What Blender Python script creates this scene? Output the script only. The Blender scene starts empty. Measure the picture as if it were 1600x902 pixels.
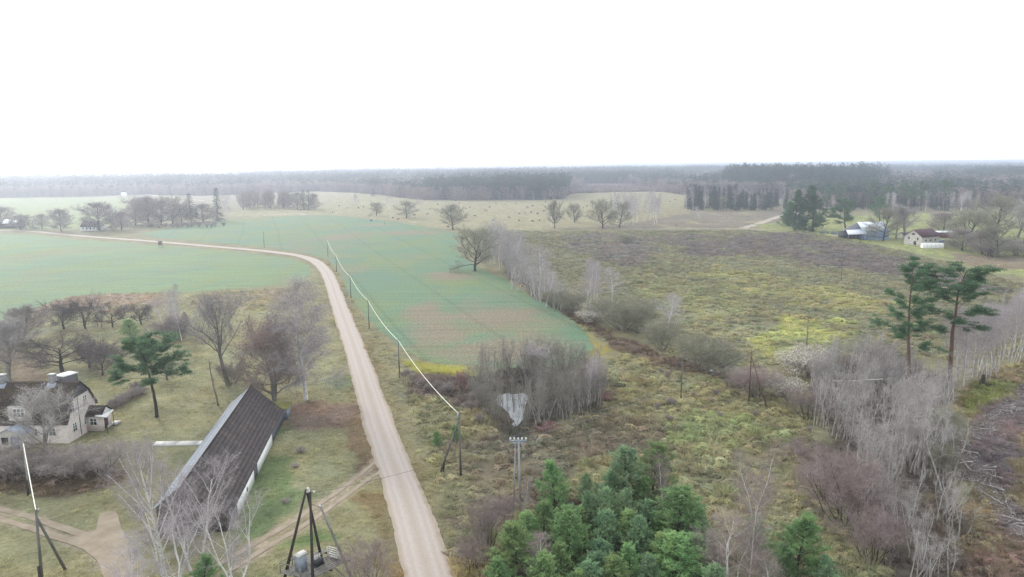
import bpy, bmesh, math, random
import numpy as np
from mathutils import Vector, Matrix

R = math.radians
scene = bpy.context.scene
COL = scene.collection

# ------------------------------------------------------------------ camera
CAM_H, FPX, PITCH, ROLL = 45.0, 1081.0, R(10.15), R(0.55)
_f = np.array([0, math.cos(PITCH), -math.sin(PITCH)])
_r0 = np.array([1.0, 0, 0]); _u0 = np.cross(_r0, _f)
_r = _r0 * math.cos(ROLL) - _u0 * math.sin(ROLL); _u = np.cross(_r, _f)
CAM = np.array([0, 0, CAM_H])
cd = bpy.data.cameras.new('camera'); cam = bpy.data.objects.new('camera', cd); COL.objects.link(cam)
cd.sensor_width = 36.0; cd.lens = 36.0 * FPX / 1600.0; cd.clip_start = 0.5; cd.clip_end = 30000
cam.matrix_world = Matrix(((_r[0], _u[0], -_f[0], 0), (_r[1], _u[1], -_f[1], 0), (_r[2], _u[2], -_f[2], CAM_H), (0, 0, 0, 1)))
scene.camera = cam

# ------------------------------------------------------------------ sky, sun, exposure
SUN_EL, SUN_AZ = R(24), R(-38)          # azimuth measured from +Y towards +X
w = bpy.data.worlds.new("World"); scene.world = w; w.use_nodes = True
nt = w.node_tree; nt.nodes.clear()
sky = nt.nodes.new('ShaderNodeTexSky'); sky.sky_type = 'NISHITA'; sky.sun_disc = False
sky.sun_elevation = SUN_EL; sky.sun_rotation = SUN_AZ
try: sky.dust_density = 3.0
except Exception: pass
bg1 = nt.nodes.new('ShaderNodeBackground'); bg1.inputs[1].default_value = 0.08
bg2 = nt.nodes.new('ShaderNodeBackground'); bg2.inputs[0].default_value = (0.90, 0.95, 1.0, 1); bg2.inputs[1].default_value = 0.95
mx = nt.nodes.new('ShaderNodeMixShader'); mx.inputs[0].default_value = 0.8   # a closed deck of thin cloud over the clear sky
wo = nt.nodes.new('ShaderNodeOutputWorld')
nt.links.new(sky.outputs[0], bg1.inputs[0]); nt.links.new(bg1.outputs[0], mx.inputs[1]); nt.links.new(bg2.outputs[0], mx.inputs[2]); nt.links.new(mx.outputs[0], wo.inputs[0])
sl = bpy.data.lights.new('sun', 'SUN'); sl.energy = 1.45; sl.angle = R(11); sl.color = (1.0, 0.97, 0.92)
so = bpy.data.objects.new('sun', sl); COL.objects.link(so)
sdir = Vector((math.sin(SUN_AZ) * math.cos(SUN_EL), math.cos(SUN_AZ) * math.cos(SUN_EL), math.sin(SUN_EL)))
so.rotation_euler = sdir.to_track_quat('Z', 'Y').to_euler(); so.location = (0, 0, 300)
vs = scene.view_settings; vs.view_transform = 'Standard'; vs.look = 'None'; vs.exposure = 1.02; vs.gamma = 1.0
cy = scene.cycles
cy.max_bounces = 6; cy.diffuse_bounces = 3; cy.glossy_bounces = 2; cy.transparent_max_bounces = 8; cy.volume_bounces = 1; cy.transmission_bounces = 2
cy.sample_clamp_indirect = 4.0; cy.use_denoising = True; cy.denoiser = 'OPENIMAGEDENOISE'; cy.denoising_input_passes = 'RGB_ALBEDO_NORMAL'; cy.denoising_prefilter = 'NONE'

# ------------------------------------------------------------------ photo helpers
def ray(px, py): return _f + _r * (px - 800) / FPX - _u * (py - 451) / FPX
def gp(px, py, z=0.0):
    d = ray(px, py); t = (z - CAM_H) / d[2]; p = CAM + d * t
    return np.array([p[0], p[1], z])
def proj(p):
    v = np.asarray(p, float) - CAM; z = v @ _f
    return 800 + FPX * (v @ _r) / z, 451 - FPX * (v @ _u) / z
def hgt(g, pyt):
    lo, hi = 0.0, 60.0
    for _ in range(40):
        m = (lo + hi) / 2
        if proj((g[0], g[1], m))[1] > pyt: lo = m
        else: hi = m
    return lo
def W2(pts): return np.array([gp(*p)[:2] for p in pts])
KA = 0.60
def S(r, g, b, k=1.0):
    c = np.array([r, g, b]) / 255.0
    return np.where(c <= .04045, c / 12.92, ((c + .055) / 1.055) ** 2.4) * KA * k

# ------------------------------------------------------------------ numpy noise
def _hash(ix, iy, s):
    n = (ix * 374761393 + iy * 668265263 + s * 1442695041) & 0xFFFFFFFF
    n = ((n ^ (n >> 13)) * 1274126177) & 0xFFFFFFFF
    return ((n ^ (n >> 16)) & 0xFFFF) / 65535.0
def vnoise(x, y, s=0):
    ix = np.floor(x).astype(np.int64); iy = np.floor(y).astype(np.int64)
    fx = x - ix; fy = y - iy; fx = fx * fx * (3 - 2 * fx); fy = fy * fy * (3 - 2 * fy)
    return (_hash(ix, iy, s) * (1 - fx) + _hash(ix + 1, iy, s) * fx) * (1 - fy) + (_hash(ix, iy + 1, s) * (1 - fx) + _hash(ix + 1, iy + 1, s) * fx) * fy
def fbm(x, y, scale, octv=4, s=0):
    o = np.zeros_like(x, float); a = 0.5; t = 0
    for k in range(octv):
        o += a * vnoise(x / scale, y / scale, s + k * 17); t += a; a *= .55; scale /= 2.03
    return o / t
def sstep(a, b, x):
    t = np.clip((x - a) / (b - a), 0, 1); return t * t * (3 - 2 * t)
def poly_sd(x, y, poly):
    """signed distance to a polygon, positive inside"""
    d = np.full(x.shape, 1e18); ins = np.zeros(x.shape, bool); n = len(poly)
    for i in range(n):
        ax, ay = poly[i]; bx, by = poly[(i + 1) % n]
        ex, ey = bx - ax, by - ay; wx, wy = x - ax, y - ay
        t = np.clip((wx * ex + wy * ey) / max(ex * ex + ey * ey, 1e-9), 0, 1)
        d = np.minimum(d, (wx - ex * t) ** 2 + (wy - ey * t) ** 2)
        c = ((ay <= y) & (by > y)) | ((by <= y) & (ay > y))
        with np.errstate(divide='ignore', invalid='ignore'):
            xi = ax + (y - ay) * ex / (ey if abs(ey) > 1e-12 else 1e-12)
        ins ^= c & (x < xi)
    return np.where(ins, 1, -1) * np.sqrt(d)
def line_d(x, y, pts):
    d = np.full(x.shape, 1e18)
    for i in range(len(pts) - 1):
        ax, ay = pts[i]; bx, by = pts[i + 1]; ex, ey = bx - ax, by - ay; wx, wy = x - ax, y - ay
        t = np.clip((wx * ex + wy * ey) / max(ex * ex + ey * ey, 1e-9), 0, 1)
        d = np.minimum(d, (wx - ex * t) ** 2 + (wy - ey * t) ** 2)
    return np.sqrt(d)

# ------------------------------------------------------------------ material helpers
def nodes(m):
    m.use_nodes = True; n = m.node_tree; n.nodes.clear(); return n
def mat(name, col, rough=0.85, var=0.25, scale=3.0, col2=None, stretch=None, bump=0.0, rnd=0.0, spec=0.25, metal=0.0, detail=5.0, thresh=None, trans=0.0, rndhue=0.0):
    """a noise-broken surface: colour to colour2 by noise, value jitter per object"""
    m = bpy.data.materials.new(name); n = nodes(m); L = n.links; N = n.nodes.new
    out = N('ShaderNodeOutputMaterial'); b = N('ShaderNodeBsdfPrincipled')
    b.inputs['Roughness'].default_value = rough; b.inputs['Metallic'].default_value = metal
    b.inputs['Specular IOR Level'].default_value = spec
    tc = N('ShaderNodeTexCoord'); mp = N('ShaderNodeMapping'); L.new(tc.outputs['Object'], mp.inputs[0])
    if stretch: mp.inputs['Scale'].default_value = stretch
    nz = N('ShaderNodeTexNoise'); nz.inputs['Scale'].default_value = scale; nz.inputs['Detail'].default_value = detail; nz.inputs['Roughness'].default_value = .62
    L.new(mp.outputs[0], nz.inputs['Vector'])
    rp = N('ShaderNodeValToRGB'); L.new(nz.outputs['Fac'], rp.inputs[0])
    c = np.asarray(col, float); c2 = np.asarray(col2, float) if col2 is not None else c * (1 - var)
    c1 = c if col2 is not None else c * (1 + var)
    lo, hi = thresh or (.3, .7)
    e = rp.color_ramp.elements; e[0].position = lo; e[1].position = hi
    e[0].color = (*np.clip(c2, 0, 1), 1); e[1].color = (*np.clip(c1, 0, 1), 1)
    last = rp.outputs[0]
    if rnd or rndhue:
        oi = N('ShaderNodeObjectInfo'); hs = N('ShaderNodeHueSaturation'); L.new(last, hs.inputs['Color'])
        mr = N('ShaderNodeMapRange'); L.new(oi.outputs['Random'], mr.inputs[0]); mr.inputs[3].default_value = 1 - rnd; mr.inputs[4].default_value = 1 + rnd; L.new(mr.outputs[0], hs.inputs['Value'])
        if rndhue:
            ml = N('ShaderNodeMath'); ml.operation = 'MULTIPLY'; ml.inputs[1].default_value = 7.31; fr = N('ShaderNodeMath'); fr.operation = 'FRACT'
            L.new(oi.outputs['Random'], ml.inputs[0]); L.new(ml.outputs[0], fr.inputs[0])
            m2 = N('ShaderNodeMapRange'); L.new(fr.outputs[0], m2.inputs[0]); m2.inputs[3].default_value = .5 - rndhue; m2.inputs[4].default_value = .5 + rndhue; L.new(m2.outputs[0], hs.inputs['Hue'])
        last = hs.outputs[0]
    L.new(last, b.inputs['Base Color'])
    if bump:
        bp = N('ShaderNodeBump'); bp.inputs['Strength'].default_value = bump; bp.inputs['Distance'].default_value = .05
        L.new(nz.outputs['Fac'], bp.inputs['Height']); L.new(bp.outputs[0], b.inputs['Normal'])
    if trans:
        tr = N('ShaderNodeBsdfTranslucent'); L.new(last, tr.inputs[0]); ms = N('ShaderNodeMixShader'); ms.inputs[0].default_value = trans
        L.new(b.outputs[0], ms.inputs[1]); L.new(tr.outputs[0], ms.inputs[2]); L.new(ms.outputs[0], out.inputs[0])
    else: L.new(b.outputs[0], out.inputs[0])
    return m
def attr_mat(name, kind='GEOMETRY', var=.3, scale=1.0, rough=.95, bump=0.0, bscale=None, trans=0.0, fine=None):
    """colour from the attribute 'col', broken by world-space noise"""
    m = bpy.data.materials.new(name); n = nodes(m); L = n.links; N = n.nodes.new
    out = N('ShaderNodeOutputMaterial'); b = N('ShaderNodeBsdfPrincipled'); b.inputs['Roughness'].default_value = rough; b.inputs['Specular IOR Level'].default_value = .1
    at = N('ShaderNodeAttribute'); at.attribute_type = kind; at.attribute_name = 'col'
    ge = N('ShaderNodeNewGeometry')
    last = at.outputs['Color']
    for sc, vv in [(scale, var)] + (list(fine) if fine else []):
        nz = N('ShaderNodeTexNoise'); nz.inputs['Scale'].default_value = sc; nz.inputs['Detail'].default_value = 5; nz.inputs['Roughness'].default_value = .65
        L.new(ge.outputs['Position'], nz.inputs['Vector'])
        mr = N('ShaderNodeMapRange'); L.new(nz.outputs['Fac'], mr.inputs[0]); mr.inputs[1].default_value = .28; mr.inputs[2].default_value = .72; mr.inputs[3].default_value = 1 - vv; mr.inputs[4].default_value = 1 + vv
        vm = N('ShaderNodeVectorMath'); vm.operation = 'SCALE'; L.new(last, vm.inputs[0]); L.new(mr.outputs[0], vm.inputs['Scale']); last = vm.outputs[0]
    L.new(last, b.inputs['Base Color'])
    if bump:
        nb = N('ShaderNodeTexNoise'); nb.inputs['Scale'].default_value = bscale or scale; nb.inputs['Detail'].default_value = 6; L.new(ge.outputs['Position'], nb.inputs['Vector'])
        bp = N('ShaderNodeBump'); bp.inputs['Strength'].default_value = bump; bp.inputs['Distance'].default_value = .3; L.new(nb.outputs['Fac'], bp.inputs['Height']); L.new(bp.outputs[0], b.inputs['Normal'])
    if trans:
        tr = N('ShaderNodeBsdfTranslucent'); L.new(last, tr.inputs[0]); ms = N('ShaderNodeMixShader'); ms.inputs[0].default_value = trans
        L.new(b.outputs[0], ms.inputs[1]); L.new(tr.outputs[0], ms.inputs[2]); L.new(ms.outputs[0], out.inputs[0])
    else: L.new(b.outputs[0], out.inputs[0])
    return m

# ------------------------------------------------------------------ object helpers
def mesh_np(name, V, F, mats=(), mi=None, col=None, smooth=False):
    """mesh from arrays: V (n,3); F an (m,3|4) array or a list of arrays"""
    me = bpy.data.meshes.new(name)
    Fs = [f for f in (F if isinstance(F, list) else [F]) if len(f)]
    V = np.ascontiguousarray(V, np.float32)
    me.vertices.add(len(V)); me.vertices.foreach_set('co', V.ravel())
    nl = sum(f.size for f in Fs); npoly = sum(len(f) for f in Fs)
    me.loops.add(nl); me.polygons.add(npoly)
    me.loops.foreach_set('vertex_index', np.concatenate([f.ravel() for f in Fs]).astype(np.int32))
    ls = []; o = 0
    for f in Fs:
        k = f.shape[1]; ls.append(o + np.arange(len(f)) * k); o += f.size
    me.polygons.foreach_set('loop_start', np.concatenate(ls).astype(np.int32))
    if mi is not None: me.polygons.foreach_set('material_index', np.asarray(mi, np.int32))
    if smooth: me.polygons.foreach_set('use_smooth', np.ones(npoly, bool))
    for m in mats: me.materials.append(m)
    if col is not None:
        a = me.attributes.new('col', 'FLOAT_COLOR', 'POINT')
        c = np.ones((len(V), 4), np.float32); c[:, :3] = col; a.data.foreach_set('color', c.ravel())
    me.update(calc_edges=True); me.validate(verbose=False)
    return me
def link(name, me, parent=None, loc=None, rz=0.0):
    o = bpy.data.objects.new(name, me); COL.objects.link(o)
    if parent is not None: o.parent = parent
    if loc is not None: o.location = loc
    if rz: o.rotation_euler = (0, 0, rz)
    return o
def tag(o, label=None, cat=None, group=None, kind=None):
    if label: o['label'] = label
    if cat: o['category'] = cat
    if group: o['group'] = group
    if kind: o['kind'] = kind
    return o
def thing(name, label, cat, loc=(0, 0, 0), rz=0.0, group=None):
    o = bpy.data.objects.new(name, None); COL.objects.link(o); o.location = loc; o.rotation_euler = (0, 0, rz)
    o.empty_display_size = .2
    return tag(o, label, cat, group)

class MB:
    """collects boxes, prisms and tubes into one mesh"""
    def __init__(s): s.V = []; s.F3 = []; s.F4 = []; s.n = 0; s.C = []; s.col = None
    def add(s, V, F):
        V = np.asarray(V, float); F = np.asarray(F, int) + s.n
        (s.F3 if F.shape[1] == 3 else s.F4).append(F); s.V.append(V); s.n += len(V)
        if s.col is not None: s.C.append(np.tile(np.asarray(s.col, float), (len(V), 1)))
        return s
    def box(s, c, d, M=None):
        x, y, z = np.array(d) / 2.0
        V = np.array([[-x, -y, -z], [x, -y, -z], [x, y, -z], [-x, y, -z], [-x, -y, z], [x, -y, z], [x, y, z], [-x, y, z]])
        if M is not None: V = V @ np.asarray(M).T
        return s.add(V + np.asarray(c, float), [[0, 3, 2, 1], [4, 5, 6, 7], [0, 1, 5, 4], [1, 2, 6, 5], [2, 3, 7, 6], [3, 0, 4, 7]])
    def hexa(s, P): return s.add(P, [[0, 3, 2, 1], [4, 5, 6, 7], [0, 1, 5, 4], [1, 2, 6, 5], [2, 3, 7, 6], [3, 0, 4, 7]])
    def slab(s, quad, th):
        """a quad (4 points, ccw seen from outside) thickened inwards"""
        q = np.asarray(quad, float); nrm = np.cross(q[1] - q[0], q[3] - q[0]); nrm /= np.linalg.norm(nrm)
        return s.hexa(np.vstack([q - nrm * th, q]))
    def tube(s, pts, rad, k=6, cap=True):
        V, F = tube_np(np.asarray(pts, float), np.broadcast_to(np.asarray(rad, float), (len(pts),)), k)
        n0 = s.n; s.add(V, F)
        if cap:
            m = len(pts)
            s.F3.append(np.array([[n0, n0 + (i + 1) % k, n0 + i] for i in range(1, k - 1)]) if False else np.array([[n0, n0 + i + 1, n0 + i] for i in range(1, k - 1)]))
            b = n0 + (m - 1) * k; s.F3.append(np.array([[b, b + i, b + i + 1] for i in range(1, k - 1)]))
        return s
    def bar(s, a, b, r, r2=None, k=6): return s.tube([a, b], [r, r if r2 is None else r2], k)
    def mesh(s, name, m, smooth=False):
        F = []
        if s.F3: F.append(np.vstack(s.F3))
        if s.F4: F.append(np.vstack(s.F4))
        return mesh_np(name, np.vstack(s.V), F, [m] if m else [], smooth=smooth, col=np.vstack(s.C) if s.C else None)
    def build(s, name, m, parent=None, loc=None, rz=0.0, smooth=False): return link(name, s.mesh(name, m, smooth), parent, loc, rz)

def tube_np(P, rad, k):
    n = len(P); T = np.gradient(P, axis=0); T /= np.linalg.norm(T, axis=1)[:, None] + 1e-9
    ref = np.array([0.0, 0, 1]) if abs(T[0][2]) < .8 else np.array([1.0, 0, 0])
    A = np.cross(T, ref); A /= np.linalg.norm(A, axis=1)[:, None] + 1e-9; B = np.cross(T, A)
    th = np.arange(k) * 2 * math.pi / k
    V = (P[:, None, :] + rad[:, None, None] * (A[:, None, :] * np.cos(th)[None, :, None] + B[:, None, :] * np.sin(th)[None, :, None])).reshape(-1, 3)
    i = np.arange(n - 1)[:, None] * k; j = np.arange(k)[None, :]; j2 = (j + 1) % k
    F = np.stack([i + j, i + j2, i + k + j2, i + k + j], -1).reshape(-1, 4)
    return V, F

# ------------------------------------------------------------------ the zones of the ground, as outlines in the world
ROAD = W2([(735, 1100), (700, 1000), (670, 902), (639, 790), (597, 677), (573, 602), (557, 552), (534.5, 490), (522, 455), (515.5, 435), (507, 421), (494, 408), (470, 400), (440, 395.5), (400, 391), (340, 386), (260, 379), (200, 374.3), (130, 369.3), (85, 365), (50, 361.5), (0, 360), (-120, 360), (-400, 362)])
def smooth_line(P, n=3):
    P = np.asarray(P)
    for _ in range(n):
        Q = np.empty((2 * len(P) - 2, 2)); Q[0::2] = P[:-1] * .75 + P[1:] * .25; Q[1::2] = P[:-1] * .25 + P[1:] * .75
        P = np.vstack([P[:1], Q, P[-1:]])
    return P
ROADS = smooth_line(ROAD, 3)
CROP_L = W2([(-500, 372), (0, 366), (60, 368), (110, 374), (200, 380), (260, 385), (340, 391), (420, 400), (462, 406), (484, 416), (486, 428), (470, 440), (440, 446), (380, 450), (300, 456), (200, 458), (130, 461), (85, 470), (50, 485), (0, 508), (-300, 560), (-700, 560)])
CROP_C = W2([(552, 470), (540, 446), (525, 420), (508, 404), (470, 394), (400, 385), (330, 379), (250, 372), (215, 366), (250, 360), (320, 350), (380, 342), (440, 338), (520, 336), (600, 345), (690, 358), (722, 368), (715, 385), (722, 402), (760, 425), (790, 437), (830, 464), (870, 483), (900, 503), (922, 527), (926, 545), (905, 566), (850, 575), (780, 574), (700, 568), (655, 562), (625, 545), (600, 520), (578, 500)])
TRACK_R = [W2([(592, 716), (575, 732), (545, 757), (505, 785), (460, 814), (410, 843), (350, 878), (290, 915)]), W2([(594, 738), (572, 752), (550, 768), (515, 794), (475, 822), (430, 848), (370, 885), (310, 925)])]
YARD_R = [W2([(-80, 770), (0, 796), (50, 808), (100, 826), (140, 838), (170, 852)]), W2([(-80, 795), (0, 812), (50, 826), (100, 842), (150, 858)])]
YARD_A = W2([(150, 828), (158, 800), (184, 797), (186, 822), (196, 845), (208, 880), (216, 925), (226, 960), (170, 960), (166, 910), (156, 875), (130, 858), (104, 847), (122, 836)])
ZONES = [  # outline, colour, edge softness in metres, roughness, noise
    ('pasture', W2([(360, 338), (440, 338), (520, 336), (600, 345), (690, 358), (760, 362), (900, 358), (1080, 358), (1240, 352), (1060, 300), (880, 300), (640, 300), (470, 298), (380, 318)]), S(164, 157, 122), 12, .15),
    ('rise', W2([(850, 359), (960, 352), (1040, 340), (1090, 330), (1240, 328), (1260, 345), (1150, 357)]), S(140, 130, 114), 8, .4),
    ('green_l', W2([(-600, 365), (0, 360), (90, 360), (130, 356), (170, 352), (215, 345), (230, 315), (200, 309), (0, 310), (-600, 318)]), S(150, 160, 112), 8, .1),
    ('heath', W2([(775, 360), (900, 362), (1150, 360), (1290, 366), (1420, 395), (1700, 470), (2100, 560), (2100, 800), (1600, 560), (1480, 560), (1280, 560), (1150, 580), (1060, 560), (960, 500), (860, 430), (790, 380)]), S(134, 131, 104), 6, .8),
    ('mauve', W2([(1020, 368), (1250, 366), (1330, 382), (1460, 420), (1560, 455), (1450, 445), (1340, 425), (1200, 400), (1080, 400)]), S(123, 115, 108), 12, .85),
    ('mauve2', W2([(900, 366), (1010, 368), (1040, 395), (1000, 420), (930, 405), (880, 385)]), S(124, 117, 108), 12, .8),
    ('yellow', W2([(1185, 520), (1230, 495), (1330, 500), (1345, 520), (1290, 545), (1240, 570), (1195, 555)]), S(158, 158, 104), 4, .8),
    ('yellow2', W2([(1080, 415), (1160, 420), (1240, 440), (1400, 470), (1380, 490), (1260, 480), (1130, 450)]), S(154, 150, 106), 10, .8),
    ('yellow3', W2([(980, 430), (1100, 440), (1190, 480), (1130, 520), (1010, 470)]), S(142, 140, 106), 9, .8),
    ('lawn', W2([(1180, 352), (1290, 340), (1520, 330), (1750, 335), (1800, 450), (1620, 437), (1540, 425), (1440, 398), (1330, 376), (1270, 366), (1200, 362)]), S(158, 162, 108), 3, .2),
    ('lawn_soil', W2([(1480, 395), (1600, 402), (1680, 420), (1560, 420), (1490, 410)]), S(148, 134, 112), 4, .3),
    ('verge_r', W2([(500, 404), (520, 410), (545, 460), (580, 510), (625, 560), (720, 590), (740, 660), (760, 760), (800, 1000), (660, 1000), (640, 790), (600, 680), (560, 552), (520, 440)]), S(146, 141, 110), 2, .5),
    ('scrub', W2([(625, 585), (740, 590), (760, 650), (870, 680), (950, 620), (950, 560), (1000, 545), (1100, 585), (1180, 600), (1260, 650), (1280, 740), (1380, 830), (1420, 1000), (720, 1000), (700, 800), (660, 690)]), S(140, 135, 104), 3, 1.0),
    ('scrub_d', W2([(690, 690), (850, 670), (960, 650), (1080, 690), (900, 730), (850, 800), (740, 800)]), S(124, 116, 98), 4, 1.0),
    ('scrub_g', W2([(1080, 640), (1160, 650), (1210, 680), (1150, 700), (1060, 690)]), S(134, 142, 100), 4, 1.0),
    ('brown_l', W2([(620, 580), (700, 580), (745, 600), (760, 640), (700, 640), (640, 610)]), S(120, 106, 96), 3, 1.0),
    ('stripb', W2([(625, 562), (730, 572), (745, 588), (650, 584)]), S(158, 154, 74), 1.5, .4),
    ('stripr', W2([(820, 462), (900, 500), (940, 535), (958, 548), (925, 562), (924, 545), (905, 512), (860, 484)]), S(160, 150, 84), 2, .5),
    ('yard', W2([(-400, 560), (0, 510), (90, 472), (200, 462), (440, 450), (485, 430), (515, 440), (530, 500), (555, 570), (575, 640), (600, 720), (640, 820), (680, 1000), (-600, 1000)]), S(153, 149, 113), 2.5, .35),
    ('dry_l', W2([(60, 478), (110, 462), (250, 455), (260, 475), (190, 490), (110, 490), (40, 510), (0, 520)]), S(158, 142, 122), 3, .6),
    ('dry_c', W2([(300, 462), (440, 450), (465, 455), (460, 480), (380, 488), (300, 482)]), S(152, 142, 118), 3, .7),
    ('soilhouse', W2([(-20, 570), (60, 545), (80, 580), (60, 600), (0, 610)]), S(152, 138, 118), 4, .3),
    ('red', W2([(445, 640), (500, 632), (560, 640), (560, 665), (500, 672), (450, 668)]), S(144, 124, 108), 3.5, .5),
    ('redverge', W2([(545, 660), (575, 660), (598, 722), (600, 735), (560, 745), (545, 700)]), S(138, 120, 96), 2, .6),
    ('grn1', W2([(375, 760), (410, 720), (430, 670), (445, 670), (440, 720), (460, 780), (430, 840), (380, 840)]), S(118, 134, 92), 3.0, .4),
    ('grn2', W2([(430, 852), (500, 825), (530, 840), (470, 858)]), S(108, 128, 80), 1.5, .4),
    ('grn3', W2([(515, 590), (550, 580), (560, 600), (530, 610)]), S(120, 136, 96), 1.5, .4),
    ('leafl', W2([(-50, 720), (60, 720), (190, 735), (200, 755), (90, 775), (-50, 775)]), S(120, 104, 84), 2, .5),
    ('brownv', W2([(560, 780), (605, 770), (625, 850), (650, 930), (600, 930), (590, 850)]), S(132, 116, 84), 2, .6),
    ('clear', W2([(1480, 640), (1500, 610), (1560, 575), (1650, 560), (1900, 620), (1900, 1000), (1490, 1000), (1460, 850), (1480, 740)]), S(136, 124, 98), 3, .9),
    ('clear_red', W2([(1480, 880), (1560, 830), (1650, 800), (1700, 1000), (1480, 1000)]), S(124, 104, 92), 4, .9),
    ('clear_grn', W2([(1490, 640), (1540, 600), (1620, 600), (1600, 620), (1500, 660)]), S(118, 122, 76), 3, .8),
    ('brash', W2([(1500, 660), (1530, 640), (1600, 605), (1700, 590), (1720, 640), (1600, 670), (1570, 720), (1620, 830), (1580, 830), (1520, 740)]), S(122, 110, 108), 2.5, .6),
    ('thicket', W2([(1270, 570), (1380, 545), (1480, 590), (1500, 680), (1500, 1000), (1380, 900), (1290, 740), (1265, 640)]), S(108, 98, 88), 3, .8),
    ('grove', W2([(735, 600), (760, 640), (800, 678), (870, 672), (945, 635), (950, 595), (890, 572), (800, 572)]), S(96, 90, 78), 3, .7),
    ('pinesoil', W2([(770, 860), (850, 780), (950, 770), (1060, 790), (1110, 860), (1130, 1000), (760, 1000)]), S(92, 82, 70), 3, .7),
    ('ditch', W2([(770, 385), (800, 415), (850, 462), (900, 490), (960, 522), (1060, 560), (1150, 590), (1090, 590), (960, 545), (900, 506), (850, 480), (790, 425)]), S(112, 98, 84), 3, .8),
]
BASE = S(150, 145, 112)
BARN_FR = (-41.53, 118.75, 1.72)
def ground_col(x, y):
    """ground colour and roughness at world points"""
    n = len(x); c = np.tile(BASE, (n, 1)); rg = np.full(n, .3)
    far = np.hypot(x, y) > 720
    c[far] = S(152, 144, 118)
    w1 = fbm(x, y, 9, 4, 3) - .5; w2 = fbm(x, y, 2.2, 3, 8) - .5; w3 = fbm(x, y, 60, 3, 5) - .5
    for name, P, col, soft, rgh in ZONES:
        lo = P.min(0) - 3 * soft - 6; hi = P.max(0) + 3 * soft + 6
        k = np.nonzero((x > lo[0]) & (x < hi[0]) & (y > lo[1]) & (y < hi[1]))[0]
        if not len(k): continue
        sd = poly_sd(x[k], y[k], P) + w1[k] * soft * 3.2 + w2[k] * soft * .9
        m = sstep(-soft * .5, soft * .5, sd)
        if name.startswith(('yellow', 'mauve', 'grn', 'red', 'scrub_', 'clear_', 'dry', 'brownv', 'rise')): m = m * sstep(.18, .5, fbm(x[k], y[k], 14, 4, 40 + len(name)))
        c[k] = c[k] * (1 - m[:, None]) + col * m[:, None]; rg[k] = rg[k] * (1 - m) + rgh * m
    # worn earth of the tracks
    dt = np.minimum.reduce([line_d(x, y, p) for p in TRACK_R + YARD_R]); tm = 1 - sstep(.35, 1.0, dt + w2 * 1.4)
    sa = poly_sd(x, y, YARD_A); tm = np.maximum(tm, sstep(-.6, .6, sa + w2 * 2.2))
    c = c * (1 - tm[:, None] * .85) + S(190, 172, 152) * tm[:, None] * .85; rg *= 1 - tm
    dr = line_d(x, y, ROADS)
    ev = 1 - sstep(2.8, 6.0, dr + w1 * 4); c = c * (1 - .3 * ev[:, None]) + S(140, 122, 88) * .3 * ev[:, None]
    # broad patches of drier and fresher growth
    hue = (fbm(x, y, 7, 4, 21) - .5) * 2; val = 1 + (fbm(x, y, 4.0, 4, 22) - .5) * .7 + w3 * .5 * rg
    c = c * val[:, None]; c *= 1 + hue[:, None] * np.array([.11, .02, -.09])
    clr = np.minimum(sstep(3.0, 7.0, dr), 1 - tm)
    return np.clip(c, .01, 1), rg, clr

# ------------------------------------------------------------------ ground sheet
def relief(x, y, rg, clr):
    """small humps and hollows; flat on roads and under crops"""
    crop = np.maximum(poly_sd(x, y, CROP_L), poly_sd(x, y, CROP_C)) if len(x) else 0
    ok = clr * (1 - sstep(-6, 0, crop)) * (1 - sstep(600, 900, np.hypot(x, y)))
    z = (fbm(x, y, 3.0, 3, 31) - .5) * .55 * rg + (fbm(x, y, 14, 3, 32) - .5) * .35
    return z * ok - .03
th = np.concatenate([np.linspace(-R(47), R(47), 460), np.linspace(R(47), 2 * math.pi - R(47), 42)[1:-1]])
rr = np.concatenate([[0.0, 20, 35, 45], 52 * (10500 / 52.0) ** (np.linspace(0, 1, 560) ** 1.0)])
TH, RR = np.meshgrid(th, rr); gx = (np.sin(TH) * RR).ravel(); gy = (np.cos(TH) * RR).ravel()
gc, grg, gclr = ground_col(gx, gy); gz = relief(gx, gy, grg, gclr)
nth = len(th); i = np.arange(len(rr) - 1)[:, None] * nth; j = np.arange(nth)[None, :]; j2 = (j + 1) % nth
GF = np.stack([i + j, i + nth + j, i + nth + j2, i + j2], -1).reshape(-1, 4)[:, ::-1]
M_ground = attr_mat('meadow ground', 'GEOMETRY', .22, .35, fine=[(1.6, .25), (6.0, .25)], bump=.6, bscale=2.5)
tag(link('ground', mesh_np('ground', np.stack([gx, gy, gz], 1), GF, [M_ground], col=gc, smooth=True)), kind='structure')

def sheet(name, outline, z, m, jit=.5, step=3.0):
    """a flat field with an uneven edge"""
    P = np.asarray(outline); out = []
    for a, b in zip(P, np.roll(P, -1, 0)):
        n = max(1, int(min(60, np.linalg.norm(b - a) / step)))
        for t in np.arange(n) / n: out.append(a + (b - a) * t)
    out = np.array(out); out += np.stack([fbm(out[:, 0], out[:, 1], 5, 3, 61) - .5, fbm(out[:, 0], out[:, 1], 5, 3, 62) - .5], 1) * 5 * jit
    bm = bmesh.new(); vs_ = [bm.verts.new((p[0], p[1], z)) for p in out]; ed = [bm.edges.new((vs_[k], vs_[(k + 1) % len(vs_)])) for k in range(len(vs_))]
    bmesh.ops.triangle_fill(bm, use_beauty=True, edges=ed, normal=(0, 0, 1))
    for f_ in bm.faces:
        if f_.normal.z < 0: f_.normal_flip()
    me = bpy.data.meshes.new(name); bm.to_mesh(me); bm.free(); me.materials.append(m)
    return tag(link(name, me), kind='structure')
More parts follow.
